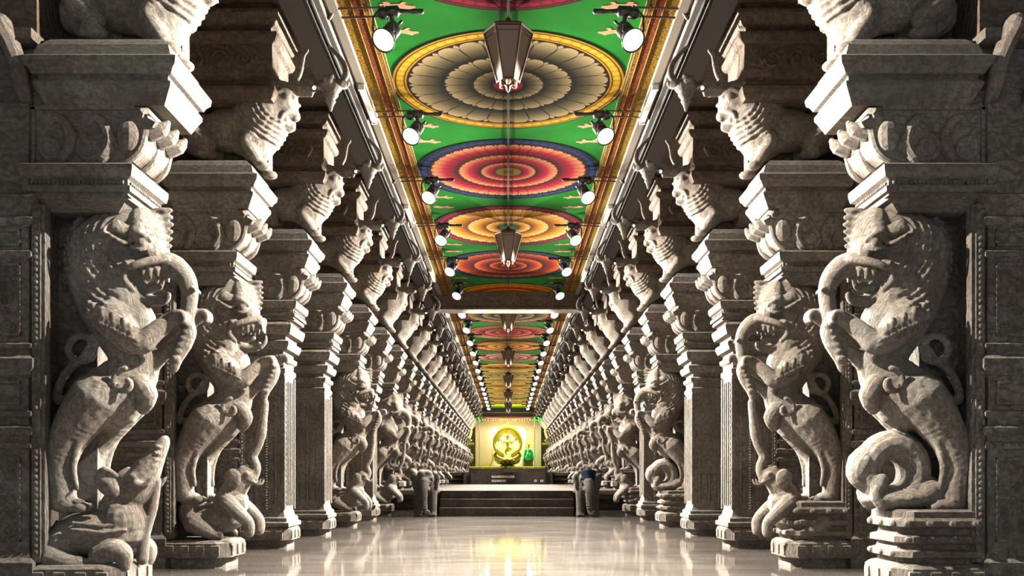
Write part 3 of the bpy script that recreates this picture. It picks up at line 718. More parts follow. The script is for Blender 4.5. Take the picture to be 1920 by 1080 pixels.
def upper_slab(det=True, ext=0.0):
    b = MB(); x0, x1, y0, y1 = -.50, .46 + ext, -.38, .38
    b.stack(x0, x1, y0, y1, [(4.38, -.03), (4.44, .0), (4.50, .03), (4.53, .05), (4.57, .05), (4.58, .02), (4.62, .02), (4.63, .06), (4.67, .08), (4.70, .11), (4.76, .12), (4.78, .09), (4.80, .05), (4.90, .02), (4.92, -.01), (4.95, -.03), (4.98, -.06)])
    b.box(-2.0, -.49, -.30, .30, 4.38, 4.98)
    for xx in (-.66, -1.0, -1.34):
        b.smooth([(xx, -.30, 4.40), (xx - .01, -.40, 4.56), (xx - .04, -.44, 4.78), (xx - .10, -.56, 5.0)], [.05, .07, .075, .09], 10, 4)
        b.smooth([(xx, .30, 4.40), (xx - .01, .40, 4.56), (xx - .04, .44, 4.78), (xx - .10, .56, 5.0)], [.05, .07, .075, .09], 10, 4)
    b.box(-2.0, -.52, -.52, .52, 4.90, 4.99)
    return b
def entablature(det=True):
    b = MB()
    b.stack(-2.9, -.55, -.36, .36, [(4.97, 0), (5.62, 0), (5.66, .05), (5.74, .05)])        # mass behind the lion
    b.box(-.56, .55, .16, .36, 4.97, 5.74)                                                     # thin screen behind it
    b.stack(-2.9, .72, -.40, .40, [(5.70, 0), (5.74, .03), (5.80, .05), (5.84, .05), (5.88, .0), (5.95, -.03), (5.97, 0), (6.0, .02), (6.36, .02), (6.38, .06), (6.44, .09), (6.48, .09), (6.50, .0), (6.56, .0), (6.58, .06), (6.64, .10), (6.70, .12), (6.74, .12), (6.76, .02), (6.84, .02)])
    if det:
        y0 = -.425
        for j in range(9):
            x = -2.0 + j * .30
            spiral(b, x, 6.18, .11, y0, .026, 1.5, 1 if j % 2 else -1, 0, 6, 14)
            b.smooth([(x + .1, y0, 6.08), (x + .16, y0, 6.2), (x + .1, y0, 6.31)], [.02, .03, .02], 6, 2)
        for j in range(24): b.box(-2.0 + j * .115, -1.95 + j * .115, -.47, -.4, 6.66, 6.73)
    return b

HI = dict(det=True); LO = dict(det=False)
MESH = {}
def reg(key, me, mat):
    finish(me, mat); MESH[key, -1] = me; MESH[key, 1] = finish(mirror(me), mat)
CB, ST, BD = M['carved'], M['stone'], M['body']
for key, tr, lw in (('A', True, 'crouch'), ('B', False, 'beast'), ('C', True, 'curl'), ('D', True, 'beast')):
    bb = yali(tr, lw)
    reg('yali' + key, carve(bb, .0112, 1, None, yali_pattern, 'rearing_yali'), BD)
    if key != 'A': reg('yalifar' + key, carve(bb, .03, 1, None, yali_pattern, 'rearing_yali'), BD)
lb = lion()
reg('lion', carve(lb, .016, 2, None, lion_pattern, 'lion_bracket'), BD)
reg('lionfar', carve(lb, .035, 1, None, None, 'lion_bracket'), BD)
reg('pendant', pendant().mesh('pendant', True), BD)
for dname, d in (('hi', True), ('lo', False)):
    for hh in (0, 1): reg('plinth%d%s' % (hh, dname), plinth(hh, d)[0].mesh('plinth'), [ST, M['dark']])
    reg('shaft' + dname, shaft(d).mesh('shaft'), CB)
    for st in (0, 1): reg('column%d%s' % (st, dname), column(st, d).mesh('column'), ST)
    reg('capital' + dname, capital(0, d).mesh('capital_slab'), ST)
    reg('corbel' + dname, corbel(d).mesh('lotus_corbel'), BD)
    reg('slab' + dname, upper_slab(d).mesh('upper_slab'), ST)
    reg('slabx' + dname, upper_slab(d, .14).mesh('upper_slab'), ST)
    reg('entab' + dname, entablature(d).mesh('entablature'), M['roof'])

ORD = ['', 'first', 'second', 'third', 'fourth', 'fifth', 'sixth', 'seventh', 'eighth', 'ninth', 'tenth', 'eleventh', 'twelfth', 'thirteenth', 'fourteenth', 'fifteenth', 'sixteenth', 'seventeenth', 'eighteenth', 'nineteenth', 'twentieth', 'twenty-first', 'twenty-second', 'twenty-third', 'twenty-fourth', 'twenty-fifth']
KIND = {1: 'Y', 2: 'Y', 3: 'C1', 4: 'C0', 5: 'Y', 6: 'C1', 7: 'Y'}
PLAT = .725
for side in (-1, 1):
    row = 'left' if side < 0 else 'right'
    for i in range(1, LAST + 1):
        kd = KIND.get(i, 'Y'); q = 'hi' if i <= 6 else 'lo'
        isY = kd == 'Y'
        if isY:
            if i == 1: lab = 'nearest granite pillar of the %s row, rearing yali over a %s' % (row, 'crouching beast' if side < 0 else 'curled beast')
            elif i > 7: lab = 'granite yali pillar on the raised platform, %s of the %s row from the camera' % (ORD[i], row)
            else: lab = 'granite yali pillar on a floor plinth, %s of the %s row from the camera' % (ORD[i], row)
        else:
            lab = 'square granite column with sunk panels, %s pillar of the %s row from the camera' % (ORD[i], row)
        T = thing('yali_pillar' if isY else 'square_column', lab, 'pillar', (side * XW, PY(i), 0), 0, 'carved pillars of the %s row' % row)
        T['kind'] = 'thing'
        base = 0.0; sz = 1.0
        if i > 7: base = PLAT; sz = (3.5 - PLAT) / 3.5
        sc = (1, 1, sz) if base else None
        hi = 1 if (side > 0 and i in (1, 2, 7)) or (i > 7 and (i + side) % 3 == 0) else 0
        if i == 5: hi = 1 if side > 0 else 0
        link('plinth', MESH['plinth%d%s' % (hi if isY else 0, q), side], T, (0, 0, base), sc)
        link('shaft', MESH['shaft' + q, side], T, (0, 0, base), (1, 1, (4.38 - base) / 4.38) if base else None)
        if isY:
            v = {(-1, 1): 'A', (-1, 2): 'B', (1, 1): 'C', (1, 2): 'D', (-1, 5): 'B', (1, 5): 'C'}.get((side, i))
            if v is None: v = 'BCD'[(i * 2 + (side > 0)) % 3]
            key = ('yali' if i <= 5 else 'yalifar') + v
            link('rearing_yali', MESH[key, side], T, (0, 0, base), (.9, 1, sz * .985) if base else None)
        else:
            link('column', MESH['column%d%s' % (1 if kd == 'C1' else 0, q), side], T)
        link('capital_slab', MESH['capital' + q, side], T)
        link('lotus_corbel', MESH['corbel' + q, side], T)
        link('upper_slab', MESH[('slabx' if i == 1 else 'slab') + q, side], T)
        link('lion_bracket', MESH['lion' if i <= 5 else 'lionfar', side], T)
        link('pendant', MESH['pendant', side], T)
        link('entablature', MESH['entab' + q, side], T)
# ------------------------------------------------------------------ the setting
def struct(name, mb, mat, parent=None, **kw):
    o = link(name, finish(mb.mesh(name), mat), parent)
    if not parent: o['kind'] = 'structure'
    for k, v in kw.items(): o[k] = v
    return o
YE = 84.0
b = MB(); b.box(-9, 9, -9, YE, -.12, 0); struct('floor', b, M['floor'])
for sg, nm in ((-1, 'wall_left'), (1, 'wall_right')):
    b = MB(); b.box(sg * 7.2, sg * 7.5, -9, YE, 0, 6.9)
    for k in range(30):
        b.box(sg * 7.1, sg * 7.2, -8 + k * S, -7.5 + k * S, 0, 6.8)
    struct(nm, b, M['stone'])
b = MB(); b.box(-9, 9, YE - .3, YE, 0, 7); struct('wall_back', b, M['stone'])
# flat ceiling: painted nave strip and stone side roofs
b = MB(); b.box(-9, -2.2, -9, YE, 6.84, 7.1); b.box(2.2, 9, -9, YE, 6.84, 7.1); b.box(-2.2, 2.2, -9, YE, 6.96, 7.1)
ceil = struct('ceiling', b, M['roof'])
YB0, YB1 = 28.7, 29.4       # stone cross beam
b = MB(); b.box(-2.2, 2.2, -2, 47.5, ZC, ZC + .16); link('painted_green_ceiling', finish(b.mesh('painted_green_ceiling'), M['green']), ceil, label='green painted ceiling strip')
b = MB(); b.box(-2.2, 2.2, 47.5, 77, ZC, ZC + .16); link('painted_ochre_ceiling', finish(b.mesh('painted_ochre_ceiling'), M['ochre']), ceil, label='ochre painted ceiling strip')
b = MB(); b.box(-1.7, 1.7, 72.5, 76.9, ZC - .03, ZC + .0); link('painted_lime_panel', finish(b.mesh('painted_lime_panel'), M['brightgreen']), ceil, label='lime green painted end panel')
for sg in (-1, 1):
    X = lambda a, c: (min(sg * a, sg * c), max(sg * a, sg * c))
    for nm, a, c, dz, mt in (('gold_border_band', 1.88, 2.04, .030, 'goldband'), ('red_border_band', 1.76, 1.88, .034, 'redband'), ('gold_inner_band', 1.71, 1.76, .036, 'goldband')):
        b = MB(); x0, x1 = X(a, c); b.box(x0, x1, -2, 76.9, ZC - dz, ZC); link(nm, finish(b.mesh(nm), M[mt]), ceil)
    b = MB()
    for a, c, dz in ((1.655, 1.668, .022), (1.685, 1.700, .03), (1.752, 1.760, .045), (1.874, 1.882, .045)):
        x0, x1 = X(a, c); b.box(x0, x1, -2, 76.9, ZC - dz, ZC)
    link('moulding_line', finish(b.mesh('moulding_line'), M['tanline']), ceil)
    b = MB(); x0, x1 = X(1.668, 1.685); b.box(x0, x1, -2, 76.9, ZC - .018, ZC); link('green_line', finish(b.mesh('green_line'), M['greenline']), ceil)
# rosettes painted on the ceiling
ymed = [9.75 + 3.86 * k for k in range(18)]
for k, y in enumerate(ymed):
    if k == 5: y += .1
    p = PAL[k] if k < len(PAL) else PAL[(10, 12, 11, 8, 10)[(k - 13) % 5]]
    key = 'med%s' % p[0]
    if key not in MESH:
        bb = MB(); bb.lathe([(RM, 0), (RM, -.008), (0.001, -.0081)], (0, 0, 0), 96)
        mm = bb.mesh('painted_rosette'); finish(mm, medallion_mat('rosette_' + p[0], RM, *p[1:])); MESH[key] = mm
    o = link('painted_rosette', MESH[key], ceil, (0, y, ZC))
    o['label'] = p[0].replace('_', ' ') + ' lotus rosette'
# small painted animals in the corners between rosettes
def painted_animal(parent, x, y, fl):
    b = MB(); z = -.004
    pts = [(-.22, -.05), (-.20, .04), (-.10, .07), (.02, .05), (.10, .08), (.16, .12), (.19, .08), (.26, .05), (.25, .0), (.17, -.01), (.12, -.04), (.16, -.10), (.10, -.11), (.06, -.05), (-.06, -.05), (-.10, -.11), (-.17, -.11), (-.15, -.06)]
    pts = [(px * fl * .9, py * .9) for px, py in pts]
    if fl < 0: pts = pts[::-1]
    n = len(pts)
    vs = [(px, py, 0) for px, py in pts] + [(px, py, z) for px, py in pts]
    fs = [tuple(range(n)), tuple(2 * n - 1 - j for j in range(n))] + [(j, j + n, (j + 1) % n + n, (j + 1) % n) for j in range(n)]
    b.add(vs, fs)
    return link('painted_animal', finish(b.mesh('painted_animal'), M['fleshpaint']), parent, (x, y, ZC))
M['fleshpaint'] = simple('buff_paint', (.34, .19, .11), .7, spec=.05)
for k in range(6):
    if k == 5: continue
    y = 9.75 + 3.86 * (k + .5)
    for sg in (-1, 1):
        painted_animal(ceil, sg * 1.38, y + (.35 if k != 0 else .3), -sg); painted_animal(ceil, sg * 1.36, y - .35, -sg)
# cross beam
b = MB(); b.stack(-2.2, 2.2, YB0 + .05, YB1 - .05, [(6.25, .05), (6.33, .05), (6.34, 0), (6.36, .0), (6.37, .02), (6.72, .02), (6.74, .05), (6.84, .05)])
o = link('stone_cross_beam', finish(b.mesh('stone_cross_beam'), M['roof']))
tag(o, 'dark stone beam crossing the painted ceiling between the two pillar rows', 'beam')
# ceiling lips (trim) and longitudinal beams
for sg, nm in ((-1, 'trim_left'), (1, 'trim_right')):
    b = MB()
    def bx(a, c, z0, z1): b.box(min(sg * a, sg * c), max(sg * a, sg * c), -2, 77, z0, z1)
    bx(2.04, 2.15, 6.70, 6.84); bx(2.15, 2.19, 6.74, 6.84); struct(nm, b, M['lip'])
    b = MB(); bx(2.19, 2.27, 6.62, 6.84); bx(2.27, 2.72, 6.74, 6.84); struct('beam_left' if sg < 0 else 'beam_right', b, M['lipdark'])
    b = MB()
    for x_, z_, r_ in ((2.26, 6.57, .022), (2.31, 6.56, .015), (2.36, 6.66, .03)):
        b.tube([(sg * x_, -1, z_), (sg * x_, 30, z_ + .01), (sg * x_, 75, z_)], r_, 7)
    o = link('cable_run', finish(b.mesh('cable_run'), M['cable'])); tag(o, 'black cables running along the %s edge of the painted ceiling' % ('left' if sg < 0 else 'right'), 'cable')
# platform, steps
b = MB()
b.box(-1.98, 1.88, 27.5, 58, 0, PLAT); 
for sg in (-1, 1):
    x0, x1 = sorted((-1.98 if sg < 0 else 1.88, sg * 7.1))
    for z0, z1, o_ in ((0, .12, .1), (.12, .20, .04), (.20, .30, .10), (.30, .46, .0), (.46, .60, .12), (.60, PLAT, .16)):
        b.box(x0, x1, 28.35 - o_, 58, z0, z1)
struct('platform_front', b, M['step'])
b = MB()
for k in range(3):
    b.box(-1.97, 1.87, 26.85 + k * .3, 27.5, k * .242, (k + 1) * .242 - .03); b.box(-1.98, 1.88, 26.83 + k * .3, 27.5, (k + 1) * .242 - .03, (k + 1) * .242)
o = link('stone_steps', finish(b.mesh('stone_steps'), M['step'])); tag(o, 'three wide stone steps rising to the platform between the elephants', 'steps')
b = MB()
b.box(-2.6, 2.6, 54, 82, PLAT - .02, 1.42)
for x0, x1 in ((-4.6, -2.6), (2.6, 4.6)):
    for z0, z1, o_ in ((.70, .85, .0), (.85, .95, -.3), (.95, 1.1, 0), (1.1, 1.22, -.3), (1.22, 1.40, 0)):
        b.box(x0, x1, 54.2 - o_, 82, z0, z1)
for sx in (-2.5, -2.1, 2.1, 2.5): b.box(sx - .06, sx + .06, 53.94, 54, .72, 1.42)
struct('platform_upper', b, M['step'])
M['chalk'] = simple('white_lettering_paint', (.7, .68, .62), .6)
b = MB(); random.seed(3)
for z_, xs in ((1.10, (-.95, .35)), (.86, (-.95, -.2)), (.86, (1.5, 1.62)), (.86, (1.85, 2.0))):
    x_ = xs[0]
    while x_ < xs[1]:
        w_ = random.uniform(.03, .07); b.box(x_, x_ + w_, 53.985, 54, z_, z_ + random.uniform(.08, .14)); b.box(x_, x_ + w_ * 1.3, 53.985, 54, z_ + .11, z_ + .13); x_ += w_ + .03
o = link('painted_inscription', finish(b.mesh('painted_inscription'), M['chalk'])); tag(o, 'weathered white inscription painted on the upper platform riser', 'inscription')

# ------------------------------------------------------------------ lamps over the aisle
def lamp_meshes():
    d = {}
    b = MB(); prof = [(.02, .36), (.07, .35), (.085, .30), (.085, .16), (.095, .10), (.13, .04), (.150, .0), (.145, -.005), (.12, .035)]
    b.lathe(prof, (0, 0, 0), 20)
    for j in range(5): b.lathe([(.09, .18 + j * .03), (.10, .185 + j * .03), (.10, .195 + j * .03), (.09, .20 + j * .03)], (0, 0, 0), 16)
    d['housing'] = finish(b.mesh('lamp_housing', True), M['black'])
    b = MB(); b.lathe([(.001, -.022), (.06, -.018), (.105, -.006), (.132, .012), (.12, .03), (.001, .035)], (0, 0, 0), 20)
    d['bulb'] = finish(b.mesh('lamp_bulb', True), M['bulb'])
    return d
LM = lamp_meshes()
LY0 = 11.25 - S
def spotlight_mesh():
    b = MB()      # little secondary spot pointing across the nave (local +x)
    b.lathe([(.02, -.10), (.06, -.09), (.065, .06), (.05, .07), (.03, .085), (.022, .22), (.03, .24), (.03, .36), (.001, .37)], (0, 0, 0), 12, 'x')
    b.tube([(-.02, 0, -.02), (-.02, .0, -.10), (.06, 0, -.16), (.10, 0, -.12)], .02, 8)
    b.ell((-.12, 0, -.02), (.08, .07, .07), 10, 8)
    return finish(b.mesh('small_spot', True), M['black'])
SMESH = spotlight_mesh()
def rods_mesh():
    b = MB()     # from the lip (x=0) inward
    b.tube([(0, -.10, .0), (.62, -.10, .02), (.66, -.04, -.05)], .014, 7); b.tube([(0, .12, .0), (.60, .12, .02), (.66, .04, -.05)], .014, 7)
    b.tube([(0, -.14, .02), (0, .16, .02)], .016, 7); b.tube([(.62, -.12, .02), (.62, .14, .02)], .014, 7)
    b.tube([(-.05, .02, -.05), (.0, -.02, .0)], .025, 6)
    return finish(b.mesh('mounting_rod', True), M['rod'])
RMESH = rods_mesh(); RMESH_R = finish(mirror(RMESH), M['rod'])
b = MB(); b.tube([(-.12, 0, .0), (-.12, 0, .16), (-.06, 0, .24), (.06, 0, .24), (.12, 0, .16), (.12, 0, 0)], .014, 7)
YMESH = finish(b.mesh('yoke', True), M['black'])
NL = 21
E_FLOOD = 150
E_SMALL = 11500
for k in range(NL):
    y = LY0 + k * S + (0 if k else 0)
    for sg in (-1, 1):
        row = 'left' if sg < 0 else 'right'
        T = thing('aisle_floodlight', 'lit black floodlight hung under the painted ceiling, %s of the %s side from the camera' % (ORD[k + 1], row), 'lamp', (sg * 1.50, y, 6.34), 0, 'floodlights along the %s edge of the ceiling' % row)
        aim = Vector((sg * .50, -.55, -.80)) if sg < 0 else Vector((sg * .45, -.62, -.80))
        aim = Vector((sg * .30, -.62, -.72)).normalized(); beam = Vector((sg * .0, -.60, -.80)).normalized()
        qb = Vector((0, 0, -1)).rotation_difference(beam)
        q = Vector((0, 0, -1)).rotation_difference(aim)
        hd = link('lamp_housing', LM['housing'], T); hd.rotation_mode = 'QUATERNION'; hd.rotation_quaternion = q
        bl = link('lamp_bulb', LM['bulb'], hd)
        yk = link('yoke', YMESH, T, (0, 0, .12))
        link('mounting_rod', RMESH if sg < 0 else RMESH_R, T, (sg * .62, .1, .38))
        s2 = link('side_spot', SMESH, T, (-sg * .12, -.02, .34)); s2.rotation_euler = (0, 0, 0 if sg < 0 else PI)
        ld = bpy.data.lights.new('floodlight_beam', 'SPOT'); ld.energy = E_FLOOD
        ld.spot_size = math.radians(96); ld.spot_blend = .4; ld.shadow_soft_size = .05; ld.color = (1, .91, .80)
        lo = bpy.data.objects.new('floodlight_beam', ld); C.objects.link(lo); lo.parent = T; lo.location = aim * .10
        lo.rotation_mode = 'QUATERNION'; lo.rotation_quaternion = qb
# white battens on the lips, washing the painted ceiling
b = MB(); b.box(-.035, .035, -.62, .62, -.03, .03); b.box(-.045, .045, -.66, -.62, -.04, .04); b.box(-.045, .045, .62, .66, -.04, .04)
BM = finish(b.mesh('batten_body'), M['tube_w'])
b = MB(); b.tube([(0, -.6, .045), (0, .6, .045)], .018, 10); TM = finish(b.mesh('glass_tube', True), M['tube_w'])
for k in range(12):
    y = 8.1 + k * 5.9
    for sg in (-1, 1):
        row = 'left' if sg < 0 else 'right'
        T = thing('ceiling_batten', 'long white batten lamp on the %s ceiling edge, %s from the camera' % (row, ORD[k + 1]), 'lamp', (sg * 2.09, y, 6.655), 0, 'white battens on the %s ceiling edge' % row)
        bo = link('batten_body', BM, T); link('glass_tube', TM, bo)
# small spotlights beside the lion brackets
b = MB(); b.lathe([(.02, .10), (.035, .09), (.04, .02), (.05, 0), (.04, .0), (.001, .01)], (0, 0, 0), 12); BS = finish(b.mesh('spot_can', True), M['black'])
b = MB(); b.ell((0, 0, .0), .022, 10, 8); BB = finish(b.mesh('spot_bulb', True), M['smallbulb'])
for i in range(1, LAST + 1):
    for sg in (-1, 1):
        row = 'left' if sg < 0 else 'right'
        T = thing('bracket_spotlight', 'tiny glaring spotlight beside the lion bracket of the %s pillar, %s row' % (ORD[i], row), 'lamp', (sg * 2.40, PY(i) - .16, 5.93), 0, 'tiny spotlights on the %s brackets' % row)
        c_ = link('spot_can', BS, T); c_.rotation_euler = (-.9, 0, 0); link('spot_bulb', BB, T, (0, -.03, -.01))
        ld = bpy.data.lights.new('bracket_beam', 'SPOT'); ld.energy = E_SMALL * (1 if i < 8 else .55); ld.spot_size = math.radians(98); ld.spot_blend = .22; ld.shadow_soft_size = .03; ld.color = (1, .885, .745)
        lo = bpy.data.objects.new('bracket_beam', ld); C.objects.link(lo); lo.parent = T; lo.location = (0, 0, -.05)
        lo.rotation_mode = 'QUATERNION'; lo.rotation_quaternion = Vector((0, 0, -1)).rotation_difference(Vector((-sg * .64, -.48, -.50)))
# lanterns on the centre line
M['lglass'] = simple('frosted_lantern_glass', (.13, .10, .08), .5, spec=.15)
M['lframe'] = simple('bronze_lantern_frame', (.06, .035, .022), .6, spec=.2)
def lantern_mesh():
    fr = MB(); gl = MB(); n = 6
    rt, rb, zt, zb = .30, .135, 0, -.60
    gl.lathe([(rb - .01, zb), (rt - .012, zt - .02)], (0, 0, 0), n)
    def pt(j, r, z): a = 2 * PI * j / n; return (r * math.cos(a), r * math.sin(a), z)
    for j in range(n):
        fr.tube([pt(j, rb, zb), pt(j, rt, zt)], .013, 6)
        fr.tube([pt(j, rt, zt), pt(j + 1, rt, zt)], .018, 6); fr.tube([pt(j, rb, zb), pt(j + 1, rb, zb)], .014, 6)
        fr.tube([pt(j, rt * .9, zt - .07), pt(j + 1, rt * .9, zt - .07)], .008, 5)
    fr.lathe([(rt + .02, 0), (rt * .8, .05), (rt * .3, .10), (.05, .13), (.03, .18), (.001, .19)], (0, 0, 0), n)
    fr.lathe([(.001, zb - .13), (.02, zb - .11), (.035, zb - .06), (.06, zb - .03), (rb, zb), (rb, zb + .01)], (0, 0, 0), n)
    for j in range(n):
        a = 2 * PI * (j + .5) / n
        fr.ell((.09 * math.cos(a), .09 * math.sin(a), zb - .03), .035, 7, 5)
    return finish(gl.mesh('glass_pane'), M['lglass']), finish(fr.mesh('lantern_frame'), M['lframe'])
LG, LF = lantern_mesh()
for k in range(8):
    y = 11.5 + k * 3 * S * 1.0
    T = thing('hanging_lantern', '%s hexagonal glass lantern hanging on the centre line of the ceiling' % ('nearest' if k == 0 else ORD[k + 1]), 'lantern', (0, y, 6.55), 0, 'lanterns on the centre line')
    f_ = link('lantern_frame', LF, T); link('glass_pane', LG, T)
    b = MB(); b.tube([(0, 0, .17), (0, 0, .25)], .008, 6); b.tube([(0, 0, .25), (-.0, .02, .25)], .02, 6)
    link('hanging_rod', finish(b.mesh('hanging_rod'), M['cable']), T)
o = MB()
o.tube([(0, 8, ZC - .03), (0, 28, ZC - .03)], .012, 6); o.tube([(0, 29.6, ZC - .03), (0, 76, ZC - .03)], .012, 6)
o = link('ceiling_wire', finish(o.mesh('ceiling_wire'), M['cable'])); tag(o, 'thin black wire along the middle of the painted ceiling', 'cable')

# ------------------------------------------------------------------ elephants flanking the steps
def elephant():
    b = MB()    # faces -y; origin at ground between the forefeet
    b.smooth([(0, .15, .86), (0, .50, .88), (0, .95, .85), (0, 1.25, .74)], [.30, .34, .34, .24], 18, 4)
    b.ell((0, .0, 1.06), (.255, .25, .27), 20, 14); b.ell((0, -.05, .90), (.20, .20, .22), 18, 12)
    b.ell((-.09, -.06, 1.21), (.13, .15, .11)); b.ell((.09, -.06, 1.21), (.13, .15, .11))
    for sg in (-1, 1):
        b.smooth([(sg * .19, .16, .72), (sg * .20, .12, .42), (sg * .20, .10, .16), (sg * .20, .08, .05)], [.15, .13, .125, .14], 14, 4)
        b.smooth([(sg * .2, 1.05, .70), (sg * .21, 1.08, .4), (sg * .2, 1.05, .05)], [.18, .14, .14], 14, 4)
        b.ell((sg * .29, .08, .98), (.10, .045, .26), 14, 10); b.ell((sg * .33, .08, 1.08), (.085, .04, .16), 12, 9); b.smooth([(sg * .20, -.16, 1.10), (sg * .22, -.14, 1.0), (sg * .18, -.18, .90)], [.03, .035, .03], 8, 3)
        b.ell((sg * .155, -.20, 1.0), (.03, .025, .03), 10, 8)
        b.smooth([(sg * .12, -.19, .84), (sg * .14, -.28, .76), (sg * .14, -.36, .76)], [.045, .035, .02], 10, 3)
        for q in range(3): b.ell((sg * .20 + (q - 1) * .07, -.05, .04), (.035, .03, .035), 8, 6)
    b.smooth([(0, -.24, .98), (0, -.32, .80), (0, -.33, .58), (.01, -.31, .36), (.03, -.30, .18), (.08, -.33, .09), (.13, -.35, .15)], [.15, .125, .10, .085, .078, .068, .05], 14, 4)
    for q in range(9): b.tube([(-.085, -.36, .78 - q * .065), (0, -.42, .77 - q * .065), (.085, -.36, .78 - q * .065)], .014, 6)
    return carve(b, .017, 3, None, None, 'elephant_body')
EM = finish(elephant(), M['elephant'])
M['cloth'] = simple('blue_cloth', (.004, .008, .024), .9, spec=.1)
M['cloth2'] = simple('faded_blue_paint', (.10, .13, .22), .8)
def forecloth():
    # draped forehead cloth
    rows = []
    for r_ in range(9):
        t_ = r_ / 8; row = []
        for c_ in range(13):
            s_ = (c_ - 6) / 6; x = s_ * (.22 - .05 * t_)
            y = -.02 - .30 * math.cos(s_ * 1.2) * (.55 + .45 * t_) + .01 * math.sin(c_ * 2.1) * t_ - .05
            z = 1.345 - .40 * t_ - .05 * s_ * s_ - (.02 if c_ % 2 else 0) * t_
            row.append((x, y, z))
        rows.append(row)
    b = MB(); vs = []; fs = []
    for L in (0, 1):
        for r_ in rows: vs += [(x, y + L * .018, z - L * .004) for x, y, z in r_]
    n = 13; mth = 9
    for L in (0, 1):
        for r_ in range(mth - 1):
            for c_ in range(n - 1):
                a = L * n * mth + r_ * n + c_; f = (a, a + n, a + n + 1, a + 1); fs.append(f if L == 0 else f[::-1])
    o_ = n * mth
    for c_ in range(n - 1): fs.append((c_, c_ + 1, c_ + 1 + o_, c_ + o_)); k_ = (mth - 1) * n + c_; fs.append((k_ + 1, k_, k_ + o_, k_ + 1 + o_))
    for r_ in range(mth - 1):
        a = r_ * n; fs.append((a + n, a, a + o_, a + n + o_)); a = r_ * n + n - 1; fs.append((a, a + n, a + n + o_, a + o_))
    b.add(vs, fs); return b
for sg in (-1, 1):
    T = thing('stone_elephant', ('grey stone elephant standing left of the platform steps' if sg < 0 else 'grey stone elephant with blue forehead cloth right of the steps'), 'statue', (-2.36 if sg < 0 else 2.26, 26.62, 0), 0)
    o = link('elephant_body', EM, T)
    if sg > 0: link('forehead_cloth', finish(forecloth().mesh('forehead_cloth', True), M['cloth']), T)
# ------------------------------------------------------------------ the lit shrine at the end
YS = 77.0
def mpx(p): return (p - XV) * YS / FX
def zpx(p): return H + (YH - p) * YS / FX
M['cream'] = simple('cream_backdrop_cloth', (.62, .55, .42), .9, spec=.05)
M['yellowcloth'] = simple('yellow_backdrop_cloth', (.55, .50, .17), .9, spec=.05)
M['limepaint'] = simple('lime_painted_wood', (.62, .70, .06), .6)
M['pink'] = simple('pale_pink_cloth', (.75, .56, .50), .8)
M['orange'] = simple('orange_cloth', (.80, .50, .04), .8)
M['greenl'] = simple('green_glow_glass', (.02, .55, .05), .5, emit=(.02, 1, .05), es=2.0)
M['greenstat'] = simple('green_enamel', (.01, .55, .15), .5)
M['navy'] = simple('navy_lintel_paint', (.02, .03, .06), .6)
M['redstripe'] = simple('red_stripe_paint', (.5, .12, .08), .6)
b = MB(); b.box(-5, 5, YS - 1, YS + 6, 1.40, 1.86); struct('platform_shrine', b, M['step'])
o = MB(); o.box(mpx(890), mpx(1016), YS + 1.6, YS + 1.66, zpx(878), zpx(783))
o = link('backdrop_curtain', finish(o.mesh('backdrop_curtain'), M['cream'])); tag(o, 'cream cloth backdrop behind the golden ring idol', 'curtain')
for x0, x1, mt, z1 in ((930, 980, 'yellowcloth', 800),):
    b = MB(); b.box(mpx(x0), mpx(x1), YS + 1.56, YS + 1.6, zpx(884), zpx(z1)); link('yellow_panel', finish(b.mesh('yellow_panel'), M[mt]), o, label='pale yellow centre panel')
b = MB(); b.prism([(mpx(905), zpx(884)), (mpx(926), zpx(884)), (mpx(914), zpx(866)), (mpx(905), zpx(874))], YS + 1.5, YS + 1.58); link('orange_fold', finish(b.mesh('orange_fold'), M['orange']), o, label='orange cloth fold')
b = MB(); b.prism([(mpx(918), zpx(876)), (mpx(940), zpx(874)), (mpx(938), zpx(862)), (mpx(925), zpx(862))], YS + 1.5, YS + 1.58); link('pink_drape', finish(b.mesh('pink_drape'), M['pink']), o, label='pale pink drape'); b = MB(); b.prism([(mpx(964), zpx(875)), (mpx(980), zpx(875)), (mpx(980), zpx(858)), (mpx(970), zpx(860))], YS + 1.5, YS + 1.58); link('pink_drape', finish(b.mesh('pink_drape'), M['pink']), o, label='pale pink drape')
# lime painted table/frieze
b = MB(); b.stack(mpx(882), mpx(1021), YS - .6, YS + 1.3, [(zpx(886), 0), (zpx(884.5), .03), (zpx(877), .03), (zpx(876), .08), (zpx(874.5), .08)])
for j in range(9): b.ell((mpx(890 + j * 15.5), YS - .64, zpx(880)), (.10, .05, .10), 8, 6)
o = link('altar_table', finish(b.mesh('altar_table'), M['limepaint'])); tag(o, 'long lime yellow altar base beneath the golden ring idol', 'altar')
zt = zpx(874.5)
